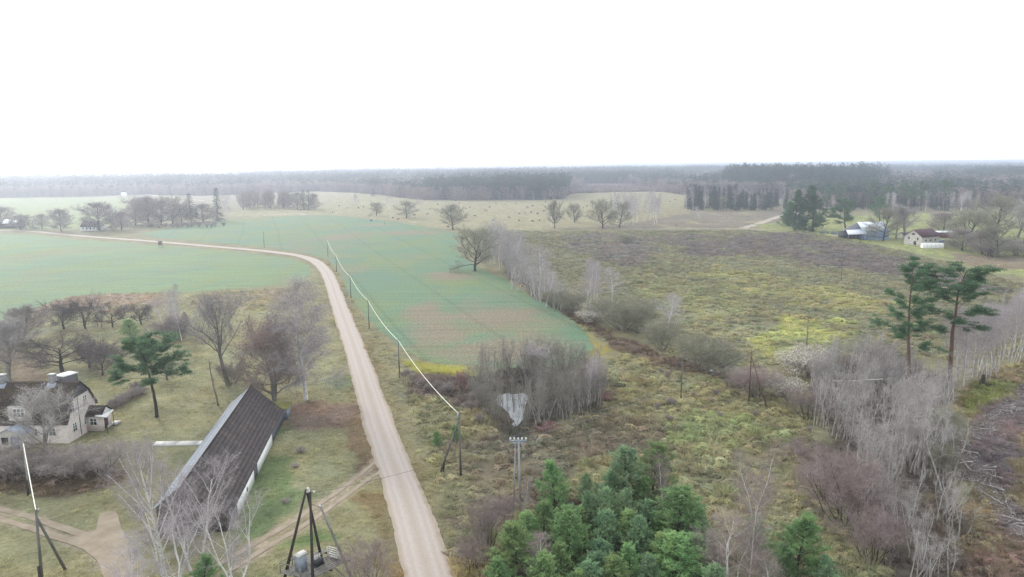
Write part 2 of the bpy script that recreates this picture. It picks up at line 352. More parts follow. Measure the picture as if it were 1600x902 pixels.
def crop_mat(name, a, bcol, soil, yel, rowdir, bare_spots):
    m = bpy.data.materials.new(name); n = nodes(m); L = n.links; N = n.nodes.new
    out = N('ShaderNodeOutputMaterial'); b = N('ShaderNodeBsdfPrincipled'); b.inputs['Roughness'].default_value = .9; b.inputs['Specular IOR Level'].default_value = .1
    ge = N('ShaderNodeNewGeometry')
    def noise(sc, det, stretch=None, rot=0):
        mp = N('ShaderNodeMapping'); mp.inputs['Rotation'].default_value = (0, 0, rot)
        if stretch: mp.inputs['Scale'].default_value = stretch
        L.new(ge.outputs['Position'], mp.inputs[0]); z = N('ShaderNodeTexNoise'); z.inputs['Scale'].default_value = sc; z.inputs['Detail'].default_value = det; z.inputs['Roughness'].default_value = .65; L.new(mp.outputs[0], z.inputs['Vector']); return z.outputs['Fac']
    def mask(src, lo, hi):
        r = N('ShaderNodeMapRange'); r.interpolation_type = 'SMOOTHSTEP'; L.new(src, r.inputs[0]); r.inputs[1].default_value = lo; r.inputs[2].default_value = hi; return r.outputs[0]
    def mixc(f, c1, c2):
        x = N('ShaderNodeMix'); x.data_type = 'RGBA'
        L.new(f, x.inputs[0])
        for s, c in ((6, c1), (7, c2)):
            if isinstance(c, np.ndarray): x.inputs[s].default_value = (*c, 1)
            else: L.new(c, x.inputs[s])
        return x.outputs[2]
    c = mixc(mask(noise(.025, 4), .38, .62), a, bcol)
    c = mixc(mask(noise(.03, 4, (1, .35, 1), rowdir), .48, .68), c, yel)
    c = mixc(mask(noise(.016, 4, (1, .5, 1), rowdir + .3), .50, .70), c, soil)
    # bare ground where the crop has failed
    for (px, py, w_, h_) in bare_spots:
        g0 = gp(px, py); rx = np.linalg.norm(gp(px + w_ / 2, py) - g0); ry = np.linalg.norm(gp(px, py + h_ / 2) - g0)
        mp = N('ShaderNodeMapping'); mp.vector_type = 'TEXTURE'; mp.inputs['Location'].default_value = (g0[0], g0[1], 0); mp.inputs['Rotation'].default_value = (0, 0, math.atan2(-g0[0], g0[1])); mp.inputs['Scale'].default_value = (rx, ry, 1e6); L.new(ge.outputs['Position'], mp.inputs[0])
        ln = N('ShaderNodeVectorMath'); ln.operation = 'LENGTH'; L.new(mp.outputs[0], ln.inputs[0])
        ad = N('ShaderNodeMath'); ad.operation = 'MULTIPLY_ADD'; L.new(noise(.06, 4), ad.inputs[0]); ad.inputs[1].default_value = -2.2; L.new(ln.outputs['Value'], ad.inputs[2])
        c = mixc(mask(ad.outputs[0], .25, -.75), c, soil)
    # single rosettes of leaves with dark soil between
    sp = noise(1.5, 4); mr = N('ShaderNodeMapRange'); L.new(sp, mr.inputs[0]); mr.inputs[1].default_value = .34; mr.inputs[2].default_value = .62; mr.inputs[3].default_value = .68; mr.inputs[4].default_value = 1.28
    vm = N('ShaderNodeVectorMath'); vm.operation = 'SCALE'; L.new(c, vm.inputs[0]); L.new(mr.outputs[0], vm.inputs['Scale'])
    # drill rows and wheel tracks
    mp = N('ShaderNodeMapping'); mp.inputs['Rotation'].default_value = (0, 0, rowdir); L.new(ge.outputs['Position'], mp.inputs[0])
    wv = N('ShaderNodeTexWave'); wv.inputs['Scale'].default_value = .0135; wv.inputs['Distortion'].default_value = 1.2; wv.inputs['Detail'].default_value = 1; wv.inputs['Detail Scale'].default_value = .3; L.new(mp.outputs[0], wv.inputs['Vector'])
    st = noise(.5, 4, (.05, 1, 1), rowdir); mr2 = N('ShaderNodeMapRange'); L.new(st, mr2.inputs[0]); mr2.inputs[1].default_value = .3; mr2.inputs[2].default_value = .7; mr2.inputs[3].default_value = .82; mr2.inputs[4].default_value = 1.16
    vm2 = N('ShaderNodeVectorMath'); vm2.operation = 'SCALE'; L.new(vm.outputs[0], vm2.inputs[0]); L.new(mr2.outputs[0], vm2.inputs['Scale'])
    vm3 = N('ShaderNodeVectorMath'); vm3.operation = 'SCALE'; L.new(vm2.outputs[0], vm3.inputs[0]); vm3.inputs['Scale'].default_value = .88
    tr = mask(wv.outputs['Fac'], .985, 1.0); c2 = mixc(tr, vm2.outputs[0], vm3.outputs[0])
    L.new(c2, b.inputs['Base Color'])
    bp = N('ShaderNodeBump'); bp.inputs['Strength'].default_value = .4; bp.inputs['Distance'].default_value = .2; L.new(sp, bp.inputs['Height']); L.new(bp.outputs[0], b.inputs['Normal'])
    L.new(b.outputs[0], out.inputs[0]); return m
M_crop1 = crop_mat('winter crop, wide field', S(125, 152, 120), S(134, 157, 112), S(140, 144, 112), S(138, 154, 100), R(35), [])
M_crop2 = crop_mat('winter crop, roadside field', S(116, 146, 119), S(128, 149, 108), S(150, 140, 118), S(136, 148, 98), R(-20), [(775, 498, 190, 46), (700, 432, 90, 16), (660, 490, 70, 40), (640, 364, 110, 7), (780, 545, 230, 40), (590, 352, 60, 4), (690, 520, 120, 40)])
sheet('crop_field', CROP_L, .02, M_crop1); sheet('crop_field', CROP_C, .02, M_crop2)

# gravel road with ragged edges, low crown and packed wheel lines
def ribbon(name, line, wid, z, m, crown=.06, jit=.35, step=1.0, ncross=9, amp=None):
    P = [np.asarray(line[0])]; out = []
    for a, b in zip(line[:-1], line[1:]):
        d = np.linalg.norm(b - a); s = step * max(1, np.hypot(*a) / 110); n = max(1, int(d / s))
        for t in np.arange(n) / n: out.append(a + (b - a) * t)
    P = np.array(out + [line[-1]]); T = np.gradient(P, axis=0); T /= np.linalg.norm(T, axis=1)[:, None]; Nn = np.stack([T[:, 1], -T[:, 0]], 1)
    V = []; C = []
    u = np.linspace(-1, 1, ncross)
    s = np.arange(len(P)) * 1.0
    jl = (fbm(P[:, 0], P[:, 1], 13, 3, 71) - .5) * 2 * jit + (fbm(P[:, 0], P[:, 1], .9, 2, 73) - .5) * jit; jr = (fbm(P[:, 0], P[:, 1], 11, 3, 72) - .5) * 2 * jit + (fbm(P[:, 0], P[:, 1], .8, 2, 74) - .5) * jit
    for q in u:
        ww = (wid / 2) * q + (np.where(q < 0, -jl, jr) * abs(q) ** 3)
        xy = P + Nn * ww[:, None]; V.append(np.column_stack([xy, np.full(len(P), z + crown * (1 - q * q))]))
        C.append(np.tile([abs(q), .5, .5], (len(P), 1)))
    n = len(P); V = np.stack(V, 1).reshape(-1, 3); C = np.stack(C, 1).reshape(-1, 3)
    i = np.arange(n - 1)[:, None] * ncross; j = np.arange(ncross - 1)[None, :]
    F = np.stack([i + j, i + j + 1, i + ncross + j + 1, i + ncross + j], -1).reshape(-1, 4)
    if np.cross(V[F[0][1]] - V[F[0][0]], V[F[0][3]] - V[F[0][0]])[2] < 0: F = F[:, ::-1]
    return tag(link(name, mesh_np(name, V, F, [m], col=C, smooth=True)), kind='structure')
def road_mat():
    m = bpy.data.materials.new('gravel road'); n = nodes(m); L = n.links; N = n.nodes.new
    out = N('ShaderNodeOutputMaterial'); b = N('ShaderNodeBsdfPrincipled'); b.inputs['Roughness'].default_value = .9; b.inputs['Specular IOR Level'].default_value = .15
    at = N('ShaderNodeAttribute'); at.attribute_name = 'col'; sx = N('ShaderNodeSeparateColor'); L.new(at.outputs['Color'], sx.inputs[0])
    ge = N('ShaderNodeNewGeometry'); n1 = N('ShaderNodeTexNoise'); n1.inputs['Scale'].default_value = .16; n1.inputs['Detail'].default_value = 6; L.new(ge.outputs['Position'], n1.inputs['Vector'])
    n2 = N('ShaderNodeTexNoise'); n2.inputs['Scale'].default_value = 5; n2.inputs['Detail'].default_value = 5; L.new(ge.outputs['Position'], n2.inputs['Vector'])
    ad = N('ShaderNodeMath'); ad.operation = 'MULTIPLY_ADD'; L.new(n1.outputs['Fac'], ad.inputs[0]); ad.inputs[1].default_value = .20; L.new(sx.outputs[0], ad.inputs[2])
    rp = N('ShaderNodeValToRGB'); L.new(ad.outputs[0], rp.inputs[0]); E = rp.color_ramp.elements
    cols = [(.14, S(198, 184, 171)), (.30, S(205, 191, 180)), (.48, S(212, 200, 191)), (.62, S(202, 188, 177)), (.80, S(210, 197, 187)), (1.0, S(190, 174, 156))]
    E[0].position = cols[0][0]; E[0].color = (*cols[0][1], 1); E[1].position = cols[-1][0]; E[1].color = (*cols[-1][1], 1)
    for p, c in cols[1:-1]: e = E.new(p); e.color = (*c, 1)
    mr = N('ShaderNodeMapRange'); L.new(n2.outputs['Fac'], mr.inputs[0]); mr.inputs[3].default_value = .8; mr.inputs[4].default_value = 1.2
    vm = N('ShaderNodeVectorMath'); vm.operation = 'SCALE'; L.new(rp.outputs[0], vm.inputs[0]); L.new(mr.outputs[0], vm.inputs['Scale']); L.new(vm.outputs[0], b.inputs['Base Color'])
    bp = N('ShaderNodeBump'); bp.inputs['Strength'].default_value = .3; bp.inputs['Distance'].default_value = .03; L.new(n2.outputs['Fac'], bp.inputs['Height']); L.new(bp.outputs[0], b.inputs['Normal']); L.new(b.outputs[0], out.inputs[0]); return m
M_road = road_mat()
ribbon('gravel_road', ROADS, 5.3, .03, M_road, .08, .38, .6, 17)
M_far_track = mat('pale dirt track', S(196, 184, 168), .9, .15, .4)
M_rut = mat('trodden earth', S(196, 180, 160), .95, 0, .5, S(164, 148, 124), None, .2)
for _l in TRACK_R: ribbon('wheel_rut', smooth_line(_l, 2), .75, .025, M_rut, .0, .2, .5, 5)
for _k, _l in enumerate(YARD_R): ribbon('wheel_rut', smooth_line(_l, 2), 1.1, .026 + .006 * _k, M_rut, .0, .25, .5, 5)
sheet('yard_dirt', smooth_line(np.vstack([YARD_A, YARD_A[:1]]), 2)[:-1], .02, M_rut, .16, .7)
FARM_TRACK = smooth_line(W2([(1330, 374), (1300, 366), (1240, 361), (1200, 358.5), (1160, 357.5), (1080, 358), (1000, 358), (960, 358)]), 2)
ribbon('dirt_track', FARM_TRACK, 2.6, .03, M_far_track, .03, .3, 2.0, 3)
ribbon('dirt_track', smooth_line(W2([(1160, 357), (1185, 350), (1210, 341), (1232, 334), (1250, 330)]), 2), 6.0, .035, M_far_track, .03, .5, 2.0, 3)
ribbon('dirt_track', smooth_line(W2([(410, 337), (440, 335.5), (458, 334), (470, 334.5), (478, 336)]), 2), 5.0, .03, M_far_track, .03, .6, 2.0, 3)
ribbon('dirt_track', smooth_line(W2([(225, 303), (250, 307), (290, 311), (320, 314)]), 2), 6.0, .03, M_far_track, .03, .6, 2.0, 3)

# ------------------------------------------------------------------ ground cover that nobody could count
rng = np.random.default_rng(7)
def tuft_mesh(name, m, n, rad, h, leaf, wid, upright, seed):
    """a clump of n narrow leaves on a mound"""
    g = np.random.default_rng(seed)
    a = g.random(n) * 6.283; q = np.sqrt(g.random(n)) * rad
    base = np.stack([np.cos(a) * q, np.sin(a) * q, h * (1 - (q / rad) ** 2) * g.random(n) * (1 - upright)], 1)
    d = np.stack([np.cos(a) * (q / rad) * (1 - upright * .6) + g.normal(size=n) * .35, np.sin(a) * (q / rad) * (1 - upright * .6) + g.normal(size=n) * .35, .5 + upright * 1.2 + g.random(n) * .5], 1)
    d /= np.linalg.norm(d, axis=1)[:, None]; L = leaf * (.6 + .8 * g.random(n))
    s = np.cross(d, g.normal(size=(n, 3))); s /= np.linalg.norm(s, axis=1)[:, None]; s *= wid * (.6 + .8 * g.random(n))[:, None]
    V = np.stack([base - s * .5, base + s * .5, base + d * L[:, None]], 1).reshape(-1, 3)
    return mesh_np(name, V, np.arange(3 * n).reshape(-1, 3), [m])
M_tuft = attr_mat('dry stems and leaves', 'INSTANCER', .25, 1.2, trans=.3)
SRC = bpy.data.collections.new('plant sources')
def src(name, me):
    o = bpy.data.objects.new(name, me); SRC.objects.link(o); return o
def mound_mesh(name, m, n, rad, h, leaf, seed, fray=.25):
    """a low dome of overlapping bent-over leaves and stems, frayed at the rim"""
    g = np.random.default_rng(seed); a = g.random(n) * 6.283; q = np.sqrt(g.random(n)); ln = 1 + .25 * np.sin(a * 3 + seed) + .15 * np.sin(a * 5 + 2 * seed)
    p = np.stack([np.cos(a) * q * rad * ln, np.sin(a) * q * rad * ln, h * np.sqrt(np.maximum(0, 1 - q ** 2)) * (.8 + .3 * g.random(n))], 1)
    nr = np.stack([np.cos(a) * q / rad, np.sin(a) * q / rad, np.sqrt(np.maximum(.02, 1 - q ** 2)) / h], 1); nr /= np.linalg.norm(nr, axis=1)[:, None]; nr += g.normal(size=nr.shape) * fray; nr /= np.linalg.norm(nr, axis=1)[:, None]
    d = np.cross(nr, g.normal(size=nr.shape)); d /= np.linalg.norm(d, axis=1)[:, None]; s = np.cross(nr, d); L = leaf * (.5 + g.random(n))[:, None]
    V = np.stack([p - s * L * .28 - d * L * .4, p + s * L * .28 - d * L * .4, p + d * L * .7], 1).reshape(-1, 3)
    return mesh_np(name, V, np.arange(3 * n).reshape(-1, 3), [m])
TUFT = [src('weed clump', mound_mesh('weed clump', M_tuft, 170, .66, .42, .22, 1, .3)), src('weed clump', mound_mesh('weed clump', M_tuft, 140, .52, .6, .22, 2, .45)),
        src('grass tussock', tuft_mesh('grass tussock', M_tuft, 60, .5, .2, .6, .07, .35, 3)), src('grass tussock', tuft_mesh('grass tussock', M_tuft, 50, .6, .15, .45, .08, .2, 4)),
        src('dead stalks', tuft_mesh('dead stalks', M_tuft, 40, .5, .1, 1.2, .05, .9, 5)),
        src('crop rosette', tuft_mesh('crop rosette', M_tuft, 12, .22, .1, .3, .16, 0, 6))]
def scatter(name, pts, rot, scl, idx, col, sources):
    """one object of many small plants: points with turn, size, kind and colour, instanced by geometry nodes"""
    me = bpy.data.meshes.new(name); n = len(pts); me.vertices.add(n); me.vertices.foreach_set('co', np.ascontiguousarray(pts, np.float32).ravel())
    for an, ty, dat in (('rot', 'FLOAT', rot), ('idx', 'INT', idx)):
        a = me.attributes.new(an, ty, 'POINT'); a.data.foreach_set('value', np.asarray(dat, np.float32 if ty == 'FLOAT' else np.int32))
    scl = np.asarray(scl, np.float32); scl = np.repeat(scl[:, None], 3, 1) if scl.ndim == 1 else scl
    a = me.attributes.new('scl', 'FLOAT_VECTOR', 'POINT'); a.data.foreach_set('vector', np.ascontiguousarray(scl).ravel())
    a = me.attributes.new('col', 'FLOAT_COLOR', 'POINT'); c = np.ones((n, 4), np.float32); c[:, :3] = col; a.data.foreach_set('color', c.ravel())
    ng = bpy.data.node_groups.new(name, 'GeometryNodeTree'); ng.interface.new_socket('Geometry', in_out='INPUT', socket_type='NodeSocketGeometry'); ng.interface.new_socket('Geometry', in_out='OUTPUT', socket_type='NodeSocketGeometry')
    N = ng.nodes.new; L = ng.links
    gi = N('NodeGroupInput'); go = N('NodeGroupOutput'); jo = N('GeometryNodeJoinGeometry'); ip = N('GeometryNodeInstanceOnPoints')
    for s in reversed(sources):
        oi = N('GeometryNodeObjectInfo'); oi.inputs['Object'].default_value = s; oi.inputs['As Instance'].default_value = True
        L.new(oi.outputs['Geometry'], jo.inputs[0])
    def attr(an, ty): a = N('GeometryNodeInputNamedAttribute'); a.data_type = ty; a.inputs['Name'].default_value = an; return a.outputs[0]
    cx = N('ShaderNodeCombineXYZ'); L.new(attr('rot', 'FLOAT'), cx.inputs[2])
    L.new(gi.outputs[0], ip.inputs['Points']); L.new(jo.outputs[0], ip.inputs['Instance']); ip.inputs['Pick Instance'].default_value = True
    L.new(attr('idx', 'INT'), ip.inputs['Instance Index']); L.new(cx.outputs[0], ip.inputs['Rotation']); L.new(attr('scl', 'FLOAT_VECTOR'), ip.inputs['Scale']); L.new(ip.outputs[0], go.inputs[0])
    o = link(name, me); md = o.modifiers.new('plants', 'NODES'); md.node_group = ng
    return tag(o, kind='stuff')
def in_poly(P, n_per_m2, seed=0, near=None):
    g = np.random.default_rng(seed); lo = P.min(0); hi = P.max(0); n = int(min(400000, (hi - lo).prod() * n_per_m2)); q = lo + (hi - lo) * g.random((n, 2))
    return q[poly_sd(q[:, 0], q[:, 1], P) > 0]
def in_view(q, m=60):
    v = np.column_stack([q, np.zeros(len(q))]) - CAM; z = v @ _f; z = np.where(z < 1, 1, z); px = 800 + FPX * (v @ _r) / z; py = 451 - FPX * (v @ _u) / z
    return (px > -m) & (px < 1600 + m) & (py < 902 + m)
def clear_of(q, pad=.4):
    d = np.minimum.reduce([line_d(q[:, 0], q[:, 1], p) for p in TRACK_R + YARD_R]); dr = line_d(q[:, 0], q[:, 1], ROADS)
    cr = np.maximum(poly_sd(q[:, 0], q[:, 1], CROP_L), poly_sd(q[:, 0], q[:, 1], CROP_C))
    return (d > .6 + pad) & (dr > 2.45) & (cr < 0) & (poly_sd(q[:, 0], q[:, 1], YARD_A) < 0)
ZP = {z[0]: z for z in ZONES}; TUFT_ALB = 2.35   # tuft colour lifted to offset the shade leaves cast on each other
BLOCK = []   # outlines kept free of plants: buildings, slabs, water
def blocked(q):
    b = np.zeros(len(q), bool)
    for P in BLOCK: b |= poly_sd(q[:, 0], q[:, 1], P) > -.6
    return b
def cover(name, q, size, idx, tint=(1, 1, 1), cvar=.25, hs=1.0, seed=1):
    g = np.random.default_rng(seed); q = q[in_view(q)]; q = q[clear_of(q)]; q = q[~blocked(q)]; n = len(q)
    c, rg, clr = ground_col(q[:, 0], q[:, 1]); z = relief(q[:, 0], q[:, 1], rg, clr)
    s = size[0] + (size[1] - size[0]) * g.random(n) ** 1.6; s *= .6 + .8 * fbm(q[:, 0], q[:, 1], 6, 3, 77)
    c = c * TUFT_ALB * (1 + (g.random((n, 1)) - .5) * 2 * cvar) * (1 + (g.random((n, 3)) - .5) * .14) * np.asarray(tint)
    return scatter(name, np.column_stack([q, z - .03]), g.random(n) * 6.28, np.column_stack([s, s, s * hs * (.7 + .6 * g.random(n))]), np.asarray(idx)[g.integers(0, len(idx), n)], c, TUFT)

# ------------------------------------------------------------------ trees
def path(g, p, d, L, n, wob, trop, droop=0.0):
    P = [np.array(p, float)]; d = np.array(d, float); d /= np.linalg.norm(d)
    for k in range(n):
        d = d + g.normal(size=3) * wob; d[2] += trop - droop * (k / n); d /= np.linalg.norm(d)
        P.append(P[-1] + d * L / n)
    return np.array(P)
def at(P, t):
    s = t * (len(P) - 1); k = min(int(s), len(P) - 2); f = s - k
    return P[k] * (1 - f) + P[k + 1] * f, (P[k + 1] - P[k]) / np.linalg.norm(P[k + 1] - P[k])
def side(g, d, ang, az=None):
    """a direction that leaves d under an angle"""
    a = np.cross(d, [0.13, .31, .94]); a /= np.linalg.norm(a) + 1e-9; b = np.cross(d, a); az = g.random() * 6.283 if az is None else az
    return d * math.cos(ang) + (a * math.cos(az) + b * math.sin(az)) * math.sin(ang)
def slivers(g, p, d, L, wd):
    """one long thin triangle for each twig"""
    s = np.cross(d, g.normal(size=d.shape)); s /= np.linalg.norm(s, axis=1)[:, None] + 1e-9
    s *= (wd * .5)[:, None]
    return np.stack([p - s, p + s, p + d * L[:, None]], 1).reshape(-1, 3)
def twig_sprays(g, P_list, n3, l3, n4, l4, w3, w4, spread=.75, trop=.15, start=.25):
    """twigs along branches, fine twigs along twigs"""
    if not P_list: return np.zeros((0, 3))
    A = np.concatenate([p[:-1] for p in P_list]); B = np.concatenate([p[1:] for p in P_list])
    f = np.concatenate([np.arange(len(p) - 1) / max(1, len(p) - 2) for p in P_list])
    keep = f >= start; A, B = A[keep], B[keep]
    cnt = np.floor(n3 * np.linalg.norm(B - A, axis=1) / (.42 * l3 ** .5) + g.random(len(A))).astype(int)
    k = np.repeat(np.arange(len(A)), cnt); t = g.random(len(k))[:, None]; p = A[k] * (1 - t) + B[k] * t
    d = B[k] - A[k]; d /= np.linalg.norm(d, axis=1)[:, None] + 1e-9
    d = d + g.normal(size=d.shape) * spread; d[:, 2] += trop; d /= np.linalg.norm(d, axis=1)[:, None]
    L = l3 * (.5 + g.random(len(k))); out = [slivers(g, p, d, L, np.full(len(k), w3))]
    if n4:
        k2 = np.repeat(np.arange(len(p)), n4); t2 = .15 + .85 * g.random(len(k2)); p2 = p[k2] + d[k2] * (L[k2] * t2)[:, None]
        d2 = d[k2] + g.normal(size=(len(k2), 3)) * .65; d2[:, 2] += trop * .6; d2 /= np.linalg.norm(d2, axis=1)[:, None]
        out.append(slivers(g, p2, d2, l4 * (.4 + g.random(len(k2))), np.full(len(k2), w4)))
    return np.concatenate(out)
class Tree:
    def __init__(s): s.w = MB(); s.b = MB(); s.tw = []
    def meshes(s, nm, mtrunk, mcrown, mleaf=None, leaf=None):
        tr = s.w.mesh(nm + ' trunk', mtrunk, True)
        V = []; F3 = []; F4 = []; n = 0
        if s.b.n:
            V += s.b.V; n = s.b.n; F4 += s.b.F4; F3 += s.b.F3
        T = np.concatenate(s.tw) if s.tw else np.zeros((0, 3))
        if len(T): F3.append(np.arange(len(T)).reshape(-1, 3) + n); V.append(T); n += len(T)
        nb3 = sum(len(f) for f in F3); nb4 = sum(len(f) for f in F4); mi = None; mats = [mcrown]
        if leaf is not None and len(leaf):
            F3.append(np.arange(len(leaf)).reshape(-1, 3) + n); V.append(leaf); mats.append(mleaf)
        a3 = np.vstack(F3) if F3 else np.zeros((0, 3), int); a4 = np.vstack(F4) if F4 else np.zeros((0, 4), int)
        if len(mats) == 2: mi = np.concatenate([np.where(np.arange(len(a3)) >= nb3, 1, 0), np.zeros(len(a4))])
        return tr, mesh_np(nm + ' crown', np.vstack(V), [a3, a4], mats, mi=mi)
def bare(seed, H=10, Wd=8, r=.2, fork=None, start=.3, n1=14, n2=6, a1=1.0, a1top=.5, shape='round', up=.05, wob=.08, n3=3, l3=.8, n4=4, l4=.45, w3=.022, w4=.016, lean=.04, stems=1, stem_spread=.25, lim_w=.35, kw=.09, sub=3, droop=0., trunk_top=.95, trop3=.15, spread=.75, limbs_in_trunk=True, off=.12):
    g = np.random.default_rng(seed); T = Tree(); l2 = []
    for sidx in range(stems):
        az0 = sidx * 2.4 + g.random(); sp = stem_spread * (0 if stems == 1 else (.5 + .8 * g.random()))
        Hs = H * (1 if stems == 1 else .72 + .28 * g.random())
        P = path(g, (math.cos(az0) * off * (stems > 1) * (.4 + sidx * .25), math.sin(az0) * off * (stems > 1) * (.4 + sidx * .25), -.3), (math.cos(az0) * sp + g.normal() * lean, math.sin(az0) * sp + g.normal() * lean, 1), Hs * trunk_top + .3, 10, .05 + .03 * (stems > 1), .03 + .05 * (stems > 1))
        rs = r * (1 if stems == 1 else .6); rad = rs * np.linspace(1, .12, 11) ** .8; rad[0] *= 1.25
        T.w.tube(P, rad, 7, False)
        m1 = max(2, n1 // stems)
        for k in range(m1):
            t = start + (1 - start) * (k + g.random()) / m1
            p, d = at(P, min(t, .99)); tt = (t - start) / (1 - start)
            if shape == 'round': env = math.sqrt(max(.06, 1 - ((tt - .38) / .66) ** 2))
            elif shape == 'cone': env = .25 + .75 * (1 - tt)
            elif shape == 'col': env = .7 + .3 * math.sin(tt * 3.14) - .35 * tt
            elif shape == 'fan': env = .45 + .55 * (1 - tt)
            else: env = 1
            ang = a1 * (1 - tt) + a1top * tt; L = Wd / 2 * env / max(.5, math.sin(min(1.5, ang + .15))) * (.75 + .4 * g.random())
            L = min(L, max(.6, (H - p[2]) / max(.25, math.cos(ang) + up * 2) * 1.05))
            d1 = side(g, np.array([0, 0, 1.0]), ang + g.normal() * .12, k * 2.4 + az0 + g.normal() * .3)
            B = path(g, p, d1, L, 6, wob * 1.4, up, droop * .3); rb = max(.012, rs * lim_w * (1 - t * .72)) * np.linspace(1, .22, 7)
            (T.w if limbs_in_trunk else T.b).tube(B, rb, 5, False)
            nn = max(2, int(n2 * (.3 + .95 * env) + .5))
            for q in range(nn):
                t2 = .22 + .76 * (q + g.random()) / nn; p2, d2 = at(B, min(t2, .99)); L2 = L * .52 * (1.1 - t2 * .6) * (.6 + .7 * g.random())
                C = path(g, p2, side(g, d2, .55 + .45 * g.random()), L2, 4, wob * 2, up * 1.2, droop)
                T.b.tube(C, rb[0] * .34 * np.linspace(1, .25, 5) + .004, 3, False); l2.append(C)
            l2.append(B[2:])
        l2.append(P[-2:])
    T.tw.append(twig_sprays(g, l2, n3, l3, n4, l4, w3, w4, spread, trop3 - droop * 1.5))
    return T
def pads(g, centres, rad, n, leaf, wid, upw=.5, flat=.45):
    """needle tufts gathered in pads round branch ends"""
    k = np.repeat(np.arange(len(centres)), n); v = g.normal(size=(len(k), 3)); v /= np.linalg.norm(v, axis=1)[:, None]; v *= (g.random(len(k)) ** .45)[:, None]
    R_ = np.broadcast_to(rad, (len(centres),))[k][:, None]; p = centres[k] + v * R_ * np.array([1, 1, flat]); d = v * .8 + g.normal(size=v.shape) * .5; d[:, 2] += upw; d /= np.linalg.norm(d, axis=1)[:, None]
    return slivers(g, p, d, leaf * (.6 + .8 * g.random(len(k))), np.full(len(k), wid))
def tall_pine(seed, H=25, Wd=9, r=.28, start=.45, n1=26, flat=.4, lean=(0, 0), lop=1.0, pad=.75, npad=44, dead=5, cone=False):
    g = np.random.default_rng(seed); T = Tree(); P = path(g, (0, 0, -.3), (lean[0], lean[1], 1), H * .96 + .3, 14, .035, .012); T.w.tube(P, r * np.linspace(1.15, .16, 15), 8, False)
    cs = []; rs = []
    for k in range(n1):
        tt = (k + g.random()) / n1; t = start + (1 - start) * tt; p, d = at(P, min(t, .99)); ang = 1.5 - .7 * tt + g.normal() * .12
        L = Wd / 2 * ((1.02 - tt) ** .75 if cone else math.sqrt(max(.05, 1 - ((tt - .38) / .66) ** 2))) * (.55 + .6 * g.random()) * lop; az = k * 2.4 + g.normal() * .5
        B = path(g, p, side(g, np.array([0, 0, 1.0]), ang, az), L, 6, .12, .05); T.w.tube(B, max(.02, r * .3 * (1 - t * .6)) * np.linspace(1, .25, 7), 4, False)
        for q in range(3 + int(L * 1.3)):
            t2 = .35 + .65 * g.random(); p2, d2 = at(B, t2); L2 = L * .3 * (.5 + g.random()); C = path(g, p2, side(g, d2, .7), L2, 3, .15, .08)
            T.b.tube(C, [.025, .018, .012, .008], 3, False); cs += [C[-1], (C[1] + C[2]) / 2]; rs += [pad * (.6 + .5 * g.random()), pad * .6]
        cs.append(B[-1]); rs.append(pad * .9)
    cs.append(P[-1]); rs.append(pad)
    for k in range(dead):
        t = .15 + (start - .15) * g.random(); p, d = at(P, t); B = path(g, p, side(g, np.array([0, 0, 1.0]), 1.45), .6 + 1.6 * g.random(), 3, .12, -.02); T.w.tube(B, [.03, .022, .015, .006], 3, False)
    T.leaf = pads(g, np.array(cs), np.array(rs), int(npad * 1.7), .34, .085, .55, flat); return T
def young_pine(seed, H=7, Wd=4.4, dense=1.0, slim=1.0):
    """a bushy pine: whorls of rising branches, every shoot an upright brush of needles"""
    g = np.random.default_rng(seed); T = Tree(); P = path(g, (0, 0, -.2), (g.normal() * .03, g.normal() * .03, 1), H + .2, 10, .02, .02); T.w.tube(P, .11 * np.linspace(1.1, .1, 11), 6, False)
    pp = []; dd = []; nw = int(H * 2.1)
    for wv in range(nw):
        t = .10 + .88 * (wv + .3 * g.random()) / nw; p, d = at(P, min(.99, t)); env = (1 - t) ** .62 * (.72 + .28 * min(1, t * 4)); lump = .75 + .5 * g.random()
        for b in range(7):
            L = max(.25, Wd / 2 * env * lump * (.7 + .5 * g.random())); B = path(g, p, side(g, np.array([0, 0, 1.0]), 1.25 - .45 * t, b * .9 + wv * 1.7 + g.normal() * .25), L, 4, .08, .10)
            T.b.tube(B, .022 * np.linspace(1, .4, 5), 3, False)
            for s in range(int((4 + L * 4.5) * dense)):
                t2 = 1 - .75 * g.random() ** 1.5; q, qd = at(B, min(.99, t2)); dv = qd * .55 + g.normal(size=3) * .42 + np.array([0, 0, .55]); dv /= np.linalg.norm(dv); pp.append(q + g.normal(size=3) * .06); dd.append(dv)
    pp.append(P[-1] - np.array([0, 0, .3])); dd.append(np.array([0, 0, 1.0]))
    pp = np.array(pp); dd = np.array(dd); n = 13; k = np.repeat(np.arange(len(pp)), n); t = g.random(len(k)); sl = .38 * (.7 + .6 * g.random(len(pp)))
    base = pp[k] + dd[k] * (t * sl[k])[:, None]; nd = dd[k] * .55 + g.normal(size=(len(k), 3)) * .55; nd /= np.linalg.norm(nd, axis=1)[:, None]
    T.leaf = slivers(g, base, nd, .20 * (.7 + .6 * g.random(len(k))), np.full(len(k), .05)); return T
